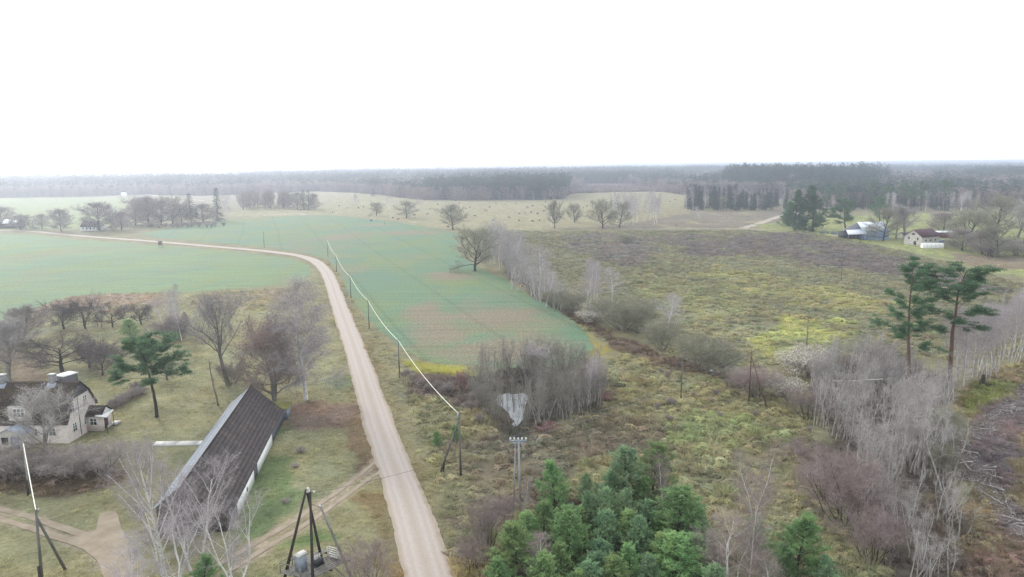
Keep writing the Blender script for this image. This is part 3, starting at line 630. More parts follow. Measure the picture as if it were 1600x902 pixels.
def spruce(seed, H=16, Wd=5, nw=15, nb=7, nl=9, leaf=.8, wid=.3, start=.06):
    g = np.random.default_rng(seed); T = Tree(); T.w.tube([(0, 0, -.3), (0, 0, H * .5), (0, 0, H)], [.2, .12, .02], 5, False); Ls = []
    for wv in range(nw):
        t = start + (.97 - start) * (wv + .4 * g.random()) / nw
        for b in range(nb):
            L = Wd / 2 * (1 - t) ** .8 * (.7 + .5 * g.random()) + .25; az = g.random() * 6.28; d = np.array([math.cos(az), math.sin(az), -.15 - .2 * g.random() + .3 * t]); n = nl
            s = g.random(n); p = np.array([0, 0, H * t]) + d * (s * L)[:, None]; dd = d + g.normal(size=(n, 3)) * .45; dd[:, 2] -= .25; dd /= np.linalg.norm(dd, axis=1)[:, None]
            Ls.append(slivers(g, p, dd, leaf * (.4 + .8 * g.random(n)) * (.5 + .6 * (1 - t)), np.full(n, wid)))
    T.leaf = np.concatenate(Ls); return T

BARK = lambda n, c, c2, sc=4, st=(1, 1, .25), **k: mat(n, c, .9, 0, sc, c2, st, .4, **k)
M_bk_grey = BARK('grey bark', S(150, 146, 138, 1.4), S(100, 96, 90, 1.4), rnd=.18)
M_bk_pale = BARK('pale alder bark', S(202, 197, 191, 1.45), S(142, 136, 130, 1.3), rnd=.25)
M_bk_dark = BARK('dark bark', S(96, 90, 84), S(62, 58, 54), rnd=.15)
M_bk_birch = mat('birch bark', S(228, 226, 222, 1.5), .8, 0, 2.2, S(100, 94, 90, 1.3), (1.2, 1.2, 3.2), .2, rnd=.1, thresh=(.34, .45))
M_bk_grove = BARK('grey sapling bark', S(184, 180, 174, 1.3), S(112, 108, 102, 1.1), rnd=.3)
M_tw_grove = mat('dull sapling twigs', S(136, 130, 120, 1.6), .95, .2, .6, rnd=.2, rndhue=.015)
M_bk_row = BARK('pale birch bark', S(214, 210, 208, 1.5), S(140, 132, 130, 1.3), rnd=.3)
M_bk_pine = BARK('pine bark', S(142, 112, 96, 1.15), S(98, 80, 72, 1.15), rnd=.1)
M_tw_grey = mat('grey twigs', S(148, 143, 140, 2.05), .95, .2, .6, rnd=.16, rndhue=.01)
M_tw_brown = mat('brown twigs', S(136, 127, 122, 2.10), .95, .2, .6, rnd=.16, rndhue=.012)
M_tw_mauve = mat('mauve birch twigs', S(146, 139, 140, 2.3), .95, .2, .6, rnd=.14, rndhue=.02)
M_tw_red = mat('reddish twigs', S(148, 134, 130, 1.6), .95, .2, .6, rnd=.14, rndhue=.02)
M_tw_dark = mat('dark twigs', S(104, 96, 94, 1.60), .95, .2, .6, rnd=.12)
M_tw_oliv = mat('olive willow twigs', S(132, 130, 112, 1.80), .95, .2, .6, rnd=.14)
M_lf_rust = mat('clinging rust leaves', S(150, 108, 88, 1.50), .9, .3, 2, rnd=.1)
M_lf_white = mat('pale seed fluff', S(190, 182, 168, 1.60), .95, .2, 2)
M_lf_red = mat('red shrub leaves', S(150, 92, 84, 1.50), .9, .3, 2)
def needles(n, c, c2): return mat(n, c, .7, 0, .8, c2, None, rnd=.2, rndhue=.02, trans=.3, spec=.2)
M_nd = needles('pine needles', S(112, 136, 98, 1.7), S(66, 98, 72, 1.6))
M_nd_y = needles('young pine needles', S(134, 154, 102, 2.4), S(82, 113, 76, 2.2))
M_nd_b = needles('bluish young pine needles', S(138, 160, 120, 2.3), S(88, 117, 90, 2.1))
M_nd_s = needles('spruce needles', S(84, 104, 84, 1.15), S(50, 70, 60, 1.1))

LIB = {}
def lib(kind, makers, mtrunk, mcrown, mleaf=None):
    L = []
    for T in makers:
        tr, cr = T.meshes(kind, mtrunk, mcrown, mleaf, getattr(T, 'leaf', None))
        co = np.empty(len(cr.vertices) * 3, np.float32); cr.vertices.foreach_get('co', co); co = co.reshape(-1, 3)
        L.append((tr, cr, float(np.percentile(co[:, 2], 99.6)), float(np.percentile(np.abs(co[:, :2]), 97) * 2)))
    LIB[kind] = L
def leafed(T, n, size, wid, seed):
    """leaves that still hang on the twigs"""
    g = np.random.default_rng(seed); tw = T.tw[0].reshape(-1, 3, 3); k = g.integers(0, len(tw), n); p = tw[k, 2]; d = g.normal(size=(n, 3)); d /= np.linalg.norm(d, axis=1)[:, None]
    T.leaf = slivers(g, p, d, size * (.6 + .8 * g.random(n)), np.full(n, wid)); return T
OAK = dict(H=17, Wd=17, r=.42, start=.16, n1=22, n2=9, a1=1.25, a1top=.45, shape='round', up=.06, wob=.13, n3=5, l3=1.1, n4=4, l4=.7, w3=.035, w4=.026, lim_w=.5, trunk_top=.75)
lib('oak', [bare(s, **OAK) for s in (11, 12, 13)], M_bk_dark, M_tw_oliv)
lib('rust oak', [leafed(bare(14, **{**OAK, 'H': 16, 'Wd': 11, 'stems': 2, 'stem_spread': .12, 'n1': 26, 'start': .12, 'r': .5}), 3800, .3, .12, 5)], M_bk_grey, M_tw_brown, M_lf_rust)
lib('ash', [bare(s, H=14, Wd=9.5, r=.3, start=.34, n1=16, n2=8, a1=.85, a1top=.3, shape='round', up=.10, wob=.07, n3=5, l3=.9, n4=4, l4=.5, lim_w=.45, w3=.03, w4=.02, trunk_top=.8) for s in (21, 22)], M_bk_grey, M_tw_grey)
lib('big birch', [bare(s, H=22, Wd=10, r=.26, start=.13, n1=48, n2=7, a1=1.0, a1top=.45, shape='cone', up=.035, wob=.06, n3=6, l3=1.1, n4=5, l4=.9, w3=.02, w4=.017, droop=.10, trop3=-.1, lim_w=.3, lean=.008) for s in (31, 32)], M_bk_birch, M_tw_mauve)
lib('birch', [bare(s, H=14, Wd=5, r=.13, start=.28, n1=28, n2=5, a1=.85, a1top=.35, shape='col', up=.05, wob=.06, n3=3, l3=.7, n4=4, l4=.5, w3=.018, w4=.015, lim_w=.28) for s in (41, 42, 43)], M_bk_birch, M_tw_mauve)
lib('row birch', [bare(s, H=14, Wd=4.5, r=.095, start=.4, n1=18, n2=4, a1=.7, a1top=.35, shape='col', up=.05, wob=.05, n3=3, l3=.7, n4=3, l4=.5, w3=.018, w4=.015, lim_w=.25, lean=.06) for s in (144, 145, 146)], M_bk_row, M_tw_mauve)
lib('red birch', [bare(s, H=10, Wd=5, r=.11, start=.16, n1=26, n2=6, a1=.8, a1top=.35, shape='fan', up=.06, wob=.06, n3=4, l3=.6, n4=5, l4=.4, w3=.014, w4=.012, lim_w=.3, stems=q) for s, q in ((44, 2), (45, 3), (46, 1))], M_bk_birch, M_tw_red)
lib('near birch', [bare(s, H=14, Wd=7.5, r=.24, start=.2, n1=20, n2=5, a1=.62, a1top=.35, shape='round', up=.05, wob=.06, n3=5, l3=.7, n4=5, l4=.45, w3=.014, w4=.011, lim_w=.5, stems=q, stem_spread=.3) for s, q in ((47, 1), (48, 2), (49, 3))], M_bk_birch, M_tw_mauve)
lib('alder', [bare(s, H=11, Wd=3.0, r=.13, start=.34, n1=16, n2=4, a1=.7, a1top=.35, shape='col', up=.06, wob=.07, n3=2.2, l3=.55, n4=3, l4=.4, w3=.016, w4=.013, lim_w=.3, lean=.07) for s in range(51, 57)], M_bk_pale, M_tw_grey)
lib('stem clump', [bare(s, H=9, Wd=2.6, r=.14, start=.34, n1=36, n2=3, a1=.65, a1top=.35, shape='col', up=.06, wob=.08, n3=2.2, l3=.5, n4=3, l4=.38, w3=.015, w4=.012, stems=6, stem_spread=.07, off=.75) for s in (57, 58, 59)], M_bk_pale, M_tw_grey)
ALD = dict(H=10, Wd=3.2, r=.12, start=.3, n1=18, n2=4, a1=.7, a1top=.35, shape='col', up=.06, wob=.07, n3=2.6, l3=.55, n4=3, l4=.4, w3=.016, w4=.013, lim_w=.3, lean=.07)
lib('grove alder', [bare(s, **ALD) for s in (251, 252, 253, 254)] + [bare(s, **{**ALD, 'H': 9, 'stems': 5, 'n1': 34, 'stem_spread': .08, 'off': .75}) for s in (255, 256)], M_bk_grove, M_tw_grove)
lib('willow', [bare(s, H=5.5, Wd=7.5, r=.10, start=.15, n1=54, n2=6, a1=.75, a1top=.4, shape='round', up=.05, wob=.10, n3=4, l3=.6, n4=4, l4=.4, w3=.016, w4=.013, stems=13, stem_spread=.75) for s in (61, 62)], M_bk_grey, M_tw_oliv)
lib('red bush', [bare(s, H=4.5, Wd=6, r=.07, start=.12, n1=50, n2=6, a1=.7, a1top=.4, shape='round', up=.06, wob=.10, n3=4, l3=.5, n4=5, l4=.35, w3=.012, w4=.010, stems=13, stem_spread=.7) for s in (63, 64)], M_bk_dark, M_tw_red)
lib('dark bush', [bare(s, H=3, Wd=5, r=.06, start=.1, n1=50, n2=6, a1=.7, a1top=.4, shape='round', up=.06, wob=.10, n3=4, l3=.45, n4=5, l4=.3, w3=.014, w4=.012, stems=13, stem_spread=.75) for s in (65, 66)], M_bk_dark, M_tw_brown)
lib('fluff bush', [leafed(bare(67, H=4, Wd=4.5, r=.06, start=.2, n1=40, n2=5, a1=.7, shape='round', stems=9, stem_spread=.6, n3=3, l3=.5, n4=3, l4=.3), 2600, .22, .12, 9)], M_bk_grey, M_tw_grey, M_lf_white)
lib('scarlet bush', [leafed(bare(68, H=3, Wd=2.6, r=.05, start=.2, n1=26, n2=4, a1=.6, shape='round', stems=6, stem_spread=.4, n3=3, l3=.4, n4=2, l4=.25), 900, .16, .09, 9)], M_bk_dark, M_tw_red, M_lf_red)
lib('apple', [bare(s, H=5.5, Wd=7.5, r=.2, start=.25, n1=16, n2=9, a1=1.15, a1top=.7, shape='round', up=.05, wob=.15, n3=5, l3=.6, n4=5, l4=.35, w3=.018, w4=.014, lim_w=.55, trunk_top=.7, stems=q, stem_spread=.3) for s, q in ((71, 1), (72, 2), (73, 1))], M_bk_dark, M_tw_dark)
lib('round tree', [bare(s, H=13, Wd=10, r=.24, start=.07, n1=40, n2=6, a1=1.15, a1top=.35, shape='round', up=.035, wob=.09, n3=5, l3=1.0, n4=6, l4=.6, w3=.035, w4=.028) for s in (81, 82, 83)], M_bk_dark, M_tw_brown)
lib('tall pine', [tall_pine(91, 25.5, 9, .3, .36, 24, flat=.28, npad=40), tall_pine(92, 25, 10, .3, .5, 20, lean=(.06, 0), npad=46, flat=.28), tall_pine(95, 20, 8, .26, .4, 26)], M_bk_pine, M_bk_dark, M_nd)
lib('yard pine', [tall_pine(93, 15.5, 10.5, .26, .52, 24, pad=.8, npad=70, lean=(-.06, 0), dead=0)], M_bk_dark, M_bk_dark, M_nd)
lib('farm pine', [tall_pine(94, 18, 13, .35, .05, 70, pad=.95, npad=34, cone=True, flat=.35), tall_pine(96, 15, 12, .3, .3, 26, pad=1.2, npad=40)], M_bk_dark, M_bk_dark, M_nd)
lib('young pine', [young_pine(s, 7.2, 5.2, 1.15) for s in (101, 102, 103)], M_bk_dark, M_bk_dark, M_nd_y)
lib('blue pine', [young_pine(104, 6.2, 4.4, 1.1), young_pine(105, 6.8, 4.2, 1.0)], M_bk_dark, M_bk_dark, M_nd_b)
lib('spruce', [spruce(s, 17, 5.2, 34, 7, 6, .75, .22) for s in (111, 112, 113)], M_bk_dark, M_bk_dark, M_nd_s)
lib('thuja', [spruce(114, 15, 4.2, 40, 8, 6, .7, .22, .0)], M_bk_dark, M_bk_dark, M_nd_s)
CNT = {}
def plant(kind, bx, by, top, name, label, group=None, cat='tree', var=None, wpx=None, rot=None, hmax=None, pos=None, h=None, wide=None):
    g = gp(bx, by) if pos is None else np.array([pos[0], pos[1], 0.0]); k = CNT.get(kind, 0); CNT[kind] = k + 1
    tr, cr, H0, W0 = LIB[kind][(k if var is None else var) % len(LIB[kind])]
    h = h or hgt(g, top); s = h / H0; sw = s
    if wpx: sw = (wpx * (1.0 if 'pine' in kind or 'spruce' in kind else 1.15)) / FPX * float((g - CAM) @ _f) / W0
    if wide: sw = s * wide
    sw = min(max(sw, s * .45), s * 2.2)
    rz = rot if rot is not None else (k * 2.39996 + bx * .7) % 6.283
    o = thing(name, label, cat, (g[0], g[1], -.08), rz, group); o.scale = (sw, sw, s)
    a = link('trunk', tr, o); b = link('crown', cr, o); return o

# ------------------------------------------------------------------ far woods
def far_bare(seed, n=150, H=16, Wd=8):
    g = np.random.default_rng(seed); a = g.random(n) * 6.28; z = H * (.12 + .85 * g.random(n)); tt = z / H; q = Wd / 2 * np.sqrt(np.maximum(.05, 1 - ((tt - .55) / .58) ** 2)) * g.random(n) ** .6
    p = np.stack([np.cos(a) * q, np.sin(a) * q, z - H * .12], 1); d = np.stack([np.cos(a) * .5, np.sin(a) * .5, np.ones(n)], 1) + g.normal(size=(n, 3)) * .3; d /= np.linalg.norm(d, axis=1)[:, None]
    V = slivers(g, p, d, H * .2 * (.5 + g.random(n)), np.full(n, .42)); 
    tr = slivers(g, np.tile([[0, 0, -1.0]], (2, 1)), np.tile([[0, 0, 1.0]], (2, 1)), np.full(2, H), np.full(2, .6)); return np.concatenate([V, tr])
M_farwood = attr_mat('far wood', 'INSTANCER', .2, .08, trans=.1)
def patch(seed, kinds, n, R0):
    g = np.random.default_rng(seed); out = []
    for k in range(n):
        a = g.random() * 6.28; q = math.sqrt(g.random()) * R0; m = kinds[g.integers(len(kinds))](g) * (.7 + .5 * g.random()); out.append(m + np.array([math.cos(a) * q, math.sin(a) * q, 0]))
    return np.concatenate(out)
_fb = [far_bare(s) for s in range(200, 204)]
_fc = [spruce(210 + s, 18, 5, 9, 5, 5, 1.3, .55, .1).leaf for s in range(3)]
_fp = [pads(np.random.default_rng(220 + s), np.random.default_rng(230 + s).normal(size=(16, 3)) * [1.6, 1.6, 2.6] + [0, 0, 15.5], np.full(16, 1.3), 8, 1.2, .5) for s in range(3)]
for k in range(3): _fp[k] = np.concatenate([_fp[k], slivers(np.random.default_rng(1), np.tile([[0, 0, -1.0]], (2, 1)), np.tile([[0, 0, 1.0]], (2, 1)), np.full(2, 17.0), np.full(2, .5))])
def asmesh(nm, V): return mesh_np(nm, V, np.arange(len(V)).reshape(-1, 3), [M_farwood])
FAR = [src('far bare tree', asmesh('far bare tree', v)) for v in _fb] + [src('far spruce', asmesh('far spruce', v)) for v in _fc] + [src('far pine', asmesh('far pine', v)) for v in _fp]
PAT = [src('far bare wood', asmesh('far bare wood', patch(240 + s, [lambda g: _fb[g.integers(4)]], 9, 17))) for s in range(3)] + [src('far conifer wood', asmesh('far conifer wood', patch(250 + s, [lambda g: _fc[g.integers(3)], lambda g: _fp[g.integers(3)]], 12, 17))) for s in range(3)]
EDGE = W2([(-900, 318), (-300, 313), (0, 309), (120, 308), (225, 304), (300, 306), (360, 305), (440, 301), (500, 299), (560, 302), (620, 308), (665, 313), (760, 313), (880, 312), (892, 303), (960, 300), (1035, 300), (1070, 305), (1160, 308), (1230, 312), (1290, 324), (1400, 323), (1520, 322), (1650, 330), (1900, 345), (2300, 365)])
e_th = np.arctan2(EDGE[:, 0], EDGE[:, 1]); e_r = np.hypot(EDGE[:, 0], EDGE[:, 1]); o_ = np.argsort(e_th); e_th, e_r = e_th[o_], e_r[o_]
g_ = np.random.default_rng(5)
PX = lambda p: math.atan((p - 800) / FPX)
# stands of the far woods: bearing from, to, metres from, to, share of conifers, height
STANDS = [(-1500, 3000, 0, 1e5, .14, 1.0), (-800, 240, 0, 1500, .10, 1.0), (230, 300, 0, 1400, .3, 1.05), (300, 560, 0, 1250, .12, .95), (230, 700, 1500, 2200, .35, 1.1), (560, 700, 0, 1400, .15, .95), (664, 780, 0, 1100, .55, 1.05), (780, 892, 0, 1100, .85, 1.1), (892, 1065, 0, 1420, .05, .30), (700, 1065, 1420, 2300, .75, 1.1), (1040, 1070, 0, 1500, .1, .7), (1065, 1240, 0, 1050, .05, .5), (1135, 1370, 1150, 1650, .92, 1.35), (1000, 1140, 1300, 1700, .3, .9), (1240, 1400, 0, 1150, .35, .85), (1400, 1480, 0, 1100, .2, .8), (1480, 2300, 0, 1300, .12, .85), (1370, 1500, 1300, 1900, .12, 1.0), (1500, 1620, 1500, 2000, .8, 1.1), (-800, 230, 1500, 2600, .3, 1.1)]
def stand(t, r, x, y):
    c = np.zeros(len(t)); h = np.ones(len(t)); jt = (fbm(x, y, 90, 3, 81) - .5) * .05; jr = (fbm(x, y, 140, 3, 82) - .5) * 260
    for a, b_, r0, r1, cs, hh in STANDS:
        k = (t + jt > PX(a)) & (t + jt < PX(b_)) & (r + jr * (r0 > 0) > r0) & (r + jr * (r1 < 9e4) < r1); c[k] = cs; h[k] = hh
    farr = r > 2300; big = fbm(x * 1.0, y * .45, 520, 3, 83); c = np.where(farr, sstep(.42, .60, big), c); h = np.where(farr, .75 + .6 * fbm(x, y, 600, 3, 84), h)
    return c, h * (.85 + .3 * fbm(x, y, 60, 2, 85))
def clearing(x, y, r): return (fbm(x * .7, y * 1.6, 380, 3, 88) > .595) & (r > 1450)
n = 75000; t_ = (g_.random(n) - .5) * 1.5; re = np.interp(t_, e_th, e_r); d_ = g_.random(n) ** 1.3 * 330; r_ = re + 4 + d_ + (fbm(t_ * 200, d_ * 0, 3, 3, 9) - .5) * 40
keep = g_.random(n) < np.clip(r_ * 1.5 / 1500, 0, 1) * .55; t_, r_ = t_[keep], r_[keep]
x_, y_ = np.sin(t_) * r_, np.cos(t_) * r_; cs, hh = stand(t_, r_, x_, y_); con = g_.random(len(x_)) < cs
idx = np.where(con, 4 + g_.integers(0, 6, len(x_)), g_.integers(0, 4, len(x_)))
BARE_C, CON_C = S(150, 136, 130, 1.5), S(74, 94, 76, 1.2)
cc = np.where(con[:, None], CON_C, BARE_C) * (1 + (g_.random((len(x_), 1)) - .5) * .5) * (1 + (g_.random((len(x_), 3)) - .5) * .12)
sc = (.72 + .5 * g_.random(len(x_))) * hh; sc *= np.where(con, 1.15, 1.0)
scatter('woodland_edge', np.column_stack([x_, y_, np.full(len(x_), -.3)]), g_.random(len(x_)) * 6.28, np.column_stack([np.maximum(sc, .6), np.maximum(sc, .6), sc]), idx, cc, FAR)
n = 95000; t_ = (g_.random(n) - .5) * 1.6; r0 = np.interp(t_, e_th, e_r) + 200; r_ = np.sqrt(g_.random(n) * (9800.0 ** 2 - r0 ** 2) + r0 ** 2)
n2_ = 20000; t2 = (g_.random(n2_) - .5) * 1.5; rr2 = np.interp(t2, e_th, e_r) + 200; t_ = np.concatenate([t_, t2]); r_ = np.concatenate([r_, rr2 + g_.random(n2_) * 2600])
x_, y_ = np.sin(t_) * r_, np.cos(t_) * r_; ok = ~clearing(x_, y_, r_); t_, r_, x_, y_ = t_[ok], r_[ok], x_[ok], y_[ok]
cs, hh = stand(t_, r_, x_, y_); con = g_.random(len(x_)) < cs
idx = np.where(con, 3 + g_.integers(0, 3, len(x_)), g_.integers(0, 3, len(x_)))
cc = np.where(con[:, None], CON_C, BARE_C) * (1 + (g_.random((len(x_), 1)) - .5) * .4); sc = 1.1 * hh * (.85 + .3 * g_.random(len(x_)))
scatter('far_forest', np.column_stack([x_, y_, np.full(len(x_), -.5)]), g_.random(len(x_)) * 6.28, np.column_stack([np.full(len(x_), 1.1), np.full(len(x_), 1.1), sc]), idx, cc, PAT)

# ------------------------------------------------------------------ haze over the whole country
hz = MB().box((0, 0, 22.9), (21400, 21400, 49.0)); M_haze = bpy.data.materials.new('thin autumn haze'); n_ = nodes(M_haze)
vo = n_.nodes.new('ShaderNodeVolumePrincipled'); vo.inputs['Color'].default_value = (.78, .84, 1.0, 1); vo.inputs['Density'].default_value = .00031; vo.inputs['Anisotropy'].default_value = .7
ou = n_.nodes.new('ShaderNodeOutputMaterial'); n_.links.new(vo.outputs[0], ou.inputs['Volume'])
tag(hz.build('haze', M_haze), kind='stuff')

# ------------------------------------------------------------------ buildings
M_plaster = mat('pink lime plaster', S(232, 220, 214, 1.6), .9, .12, 1.5, bump=.1)
M_plaster_w = mat('stained white plaster', S(222, 218, 212, 1.5), .9, 0, 1.2, S(176, 168, 160, 1.4))
M_tile = attr_mat('old roof covering', 'GEOMETRY', .25, 1.5, rough=.85)
M_boards = mat('weathered grey boards', S(138, 140, 146), .85, 0, 2.5, S(104, 106, 112), (1, 1, .3))
M_white = mat('white paint', S(235, 235, 232, 1.55), .6, .06, 3)
M_glass = mat('window glass', np.array([.03, .035, .04]), .08, .1, 1, spec=.6)
M_wood_grey = mat('grey weathered timber', S(150, 146, 138, 1.5), .9, 0, 3, S(104, 100, 94, 1.4), (1, 1, .2), rnd=.12)
M_wood_dark = mat('tarred timber', S(74, 68, 64), .85, .3, 4)
M_conc = mat('pale concrete', S(206, 204, 198, 1.4), .9, .12, 2.5)
M_bluedoor = mat('faded blue paint', S(132, 150, 182), .7, .1, 3)
M_reddoor = mat('dark red paint', S(98, 52, 52), .6, .15, 3)
M_metal = mat('galvanised sheet', S(172, 182, 196), .45, .12, 1.5, spec=.5)
M_metal_d = mat('dark steel', S(70, 74, 80), .5, .15, 3, spec=.5)
M_brickgrey = mat('grey chimney masonry', S(168, 166, 166), .9, .2, 3)
M_white_ins = mat('white porcelain', S(240, 240, 240), .25, .03, 3, spec=.6)
def wallmesh(profile, x0, x1, name, m, parent, loc=None):
    """a solid of the given (y,z) profile drawn out along x"""
    b = MB(); P = np.array(profile, float); n = len(P); V = np.vstack([np.column_stack([np.full(n, x0), P]), np.column_stack([np.full(n, x1), P])])
    bm = bmesh.new(); vv = [bm.verts.new(v) for v in V]; bm.faces.new(vv[:n][::-1]); bm.faces.new(vv[n:])
    for i in range(n): bm.faces.new((vv[i], vv[(i + 1) % n], vv[n + (i + 1) % n], vv[n + i]))
    bmesh.ops.recalc_face_normals(bm, faces=bm.faces[:]); me = bpy.data.meshes.new(name); bm.to_mesh(me); bm.free(); me.materials.append(m)
    return link(name, me, parent, loc)
def courses(quad, nu, nv, th, c, var, seed, gap=.02, lift=.05, stain=None, skip=0, warp=.0):
    """overlapping tiles over a quad (bottom-left, bottom-right, top-right, top-left): real pieces with their own colour"""
    g = np.random.default_rng(seed); q = np.asarray(quad, float); b = MB(); nrm = np.cross(q[1] - q[0], q[3] - q[0]); nrm /= np.linalg.norm(nrm)
    def pt(u, v): return (q[0] * (1 - u) + q[1] * u) * (1 - v) + (q[3] * (1 - u) + q[2] * u) * v
    col_bias = 1 + (g.random(nu) - .5) * var
    for j in range(nv):
        for i in range(nu):
            if skip and g.random() < skip: continue
            u0, u1 = i / nu + gap / nu, (i + 1) / nu - gap / nu; v0, v1 = j / nv - .12 / nv * (j > 0) + (g.random() - .5) * .06 / nv, (j + 1) / nv
            k = 1 + (g.random() - .5) * 2 * var; cc = np.asarray(c) * k * col_bias[i]
            if stain is not None: cc = stain((i + .5) / nu, (j + .5) / nv, cc, g)
            b.col = cc; w = g.random() * warp
            lo = lift * (1 + w); b.hexa([pt(u0, v0) + nrm * (lo - th), pt(u1, v0) + nrm * (lo - th), pt(u1, v1) - nrm * .01, pt(u0, v1) - nrm * .01, pt(u0, v0) + nrm * lo, pt(u1, v0) + nrm * lo, pt(u1, v1) + nrm * th * .5, pt(u0, v1) + nrm * th * .5])
    return b
def window(parent, c, u, w_, h_, nx=2, ny=2, out=None, fm=None, bar=.09):
    """a framed window with glazing bars; c centre of the opening on the wall face, u along the wall"""
    c = np.array(c, float); u = np.array(u, float); u /= np.linalg.norm(u); z = np.array([0, 0, 1.0]); n = np.cross(u, z) if out is None else np.array(out, float)
    M = np.column_stack([u, n, z]); f = MB()
    for s in (-1, 1):
        f.box(c + u * s * (w_ / 2) + n * .04, (bar, .12, h_ + bar), M); f.box(c + z * s * (h_ / 2) + n * .045, (w_ - bar, .12, bar), M)
    for i in range(1, nx): f.box(c + u * (i / nx - .5) * w_ + n * .035, (bar * .7, .08, h_ - bar), M)
    for i in range(1, ny): f.box(c + z * (i / ny - .45) * h_ + n * .03, (w_ - bar, .08, bar * .6), M)
    o = f.build('window', fm or M_white, parent); g = MB(); g.box(c + n * .012, (w_ - .02, .02, h_ - .02), M); g.build('pane', M_glass, o); return o

def moss(base, mosscol, amt):
    def f(u, v, c, g):
        k = fbm(np.array([u * 9.0]), np.array([v * 5.0]), 1.0, 3, 55)[0] + (g.random() - .5) * .2
        return c * (1 - amt) + np.asarray(mosscol) * amt if k > .52 else c
    return f
# --- the old house with the mansard roof
HX, HY, HLEN = -74.2, 109.3, 18.0
house = thing('farmhouse', 'old pink plastered house with a dark mossy mansard roof and grey boarded gable', 'house', (HX, HY, 0))
PR = [(0, 3.6), (1.6, 7.0), (4.05, 9.4), (6.4, 7.25), (8.1, 4.3)]
wallmesh([(0, -.3), *PR, (8.1, -.3)], -HLEN, 0, 'wall', M_plaster, house)
b = MB()
for k in range(26):
    y0 = 1.7 + k * (6.3 - 1.7) / 26; y1 = y0 + .165; ym = (y0 + y1) / 2; zt = np.interp(ym, [1.6, 4.05, 6.4], [7.0, 9.4, 7.25]) - .12; zb = np.interp(ym, [1.6, 6.4], [6.75, 7.0])
    if zt > zb: b.box((.035 + .012 * (k % 2), ym, (zt + zb) / 2), (.05, y1 - y0, zt - zb))
b.build('gable_boarding', M_boards, house)
ov = .35; rows = [(PR[1], PR[0], True), (PR[2], PR[1], True), (PR[2], PR[3], False), (PR[3], PR[4], False)]
for q, (top, bot, frontside) in enumerate(rows):
    ty, tz = top; by_, bz = bot; ex = .5 if q in (0, 3) else .12; dy, dz = by_ - ty, bz - tz; L_ = math.hypot(dy, dz); by2, bz2 = by_ + dy / L_ * ex, bz + dz / L_ * ex
    off = np.array([0, -dz if frontside else dz, abs(dy)]) / L_ * .06; off[1] = -abs(off[1]) if frontside else abs(off[1])
    xl, xr = -HLEN - .2, ov
    quad = [(xl, by2, bz2), (xr, by2, bz2), (xr, ty, tz), (xl, ty, tz)] if frontside else [(xr, by2, bz2), (xl, by2, bz2), (xl, ty, tz), (xr, ty, tz)]
    rb = courses(np.array(quad) + off, 52, max(6, int(L_ / .38)), .035, S(96, 84, 80), .22, 300 + q, stain=moss(0, S(98, 92, 58), .55), lift=.06)
    o = rb.build('roof', M_tile, house); o['kind'] = 'stuff'
bb = MB(); bb.col = None
for (a, c_) in zip(PR[:-1], PR[1:]): bb.bar((ov + .03, a[0] - .1 * (a[0] < 1), a[1] + .06), (ov + .03, c_[0] + .1 * (c_[0] > 8), c_[1] + .06), .10, k=4)
bb.build('bargeboard', M_wood_dark, house)
for cx_, px_ in ((-4.1, 0), (-12.6, 1)):
    ch = MB(); ch.box((cx_, 4.0, 9.6), (.95, .75, 2.1)); o = ch.build('chimney', M_brickgrey, house); ch = MB(); ch.box((cx_, 4.0, 10.7), (1.1, .9, .14)); ch.build('cap', M_conc, o)
    fl = MB(); fl.slab([(cx_ - .8, 3.0, 8.55), (cx_ + .8, 3.0, 8.55), (cx_ + .75, 3.75, 9.28), (cx_ - .75, 3.75, 9.28)], .03); fl.build('flashing', M_metal, o)
for y_, z_, w_, h_ in ((1.75, 5.55, 1.1, 1.6), (5.35, 5.6, 1.1, 1.6), (1.9, 2.0, 1.05, 1.5), (5.0, 2.1, 1.0, 1.4)):
    window(house, (0, y_, z_), (0, 1, 0), w_, h_, 2, 3, out=(1, 0, 0))
dp = MB(); dp.bar((.08, 3.35, .1), (.08, 3.35, 6.9), .05); dp.build('downpipe', M_metal_d, house)
for x_ in (-2.5, -5.5): window(house, (x_, 0, 1.9), (1, 0, 0), 1.1, 1.3, 2, 2, out=(0, -1, 0))
# dormer
dm = wallmesh([(-.1, 4.0), (-.1, 6.55), (2.2, 6.55), (2.2, 4.0)], -9.4, -5.8, 'dormer', M_plaster_w, house)
dr_ = MB(); dr_.slab([(-9.75, -.35, 6.45), (-7.6, -.35, 7.75), (-7.6, 2.6, 7.75), (-9.75, 2.6, 6.45)], .12); dr_.slab([(-7.6, -.35, 7.753), (-5.45, -.35, 6.45), (-5.45, 2.6, 6.45), (-7.6, 2.6, 7.753)], .12); dr_.build('dormer_roof', M_wood_dark, dm)
dg = MB(); dg.add([(-9.4, -.104, 6.55), (-5.8, -.104, 6.55), (-7.6, -.104, 7.62), (-9.4, .1, 6.55), (-5.8, .1, 6.55), (-7.6, .1, 7.62)], [[0, 1, 2], [3, 5, 4]]); dg.build('dormer_gable', M_boards, dm)
w_ = window(house, (-7.6, -.1, 5.3), (1, 0, 0), 1.9, 1.5, 3, 2, out=(0, -1, 0), bar=.13)
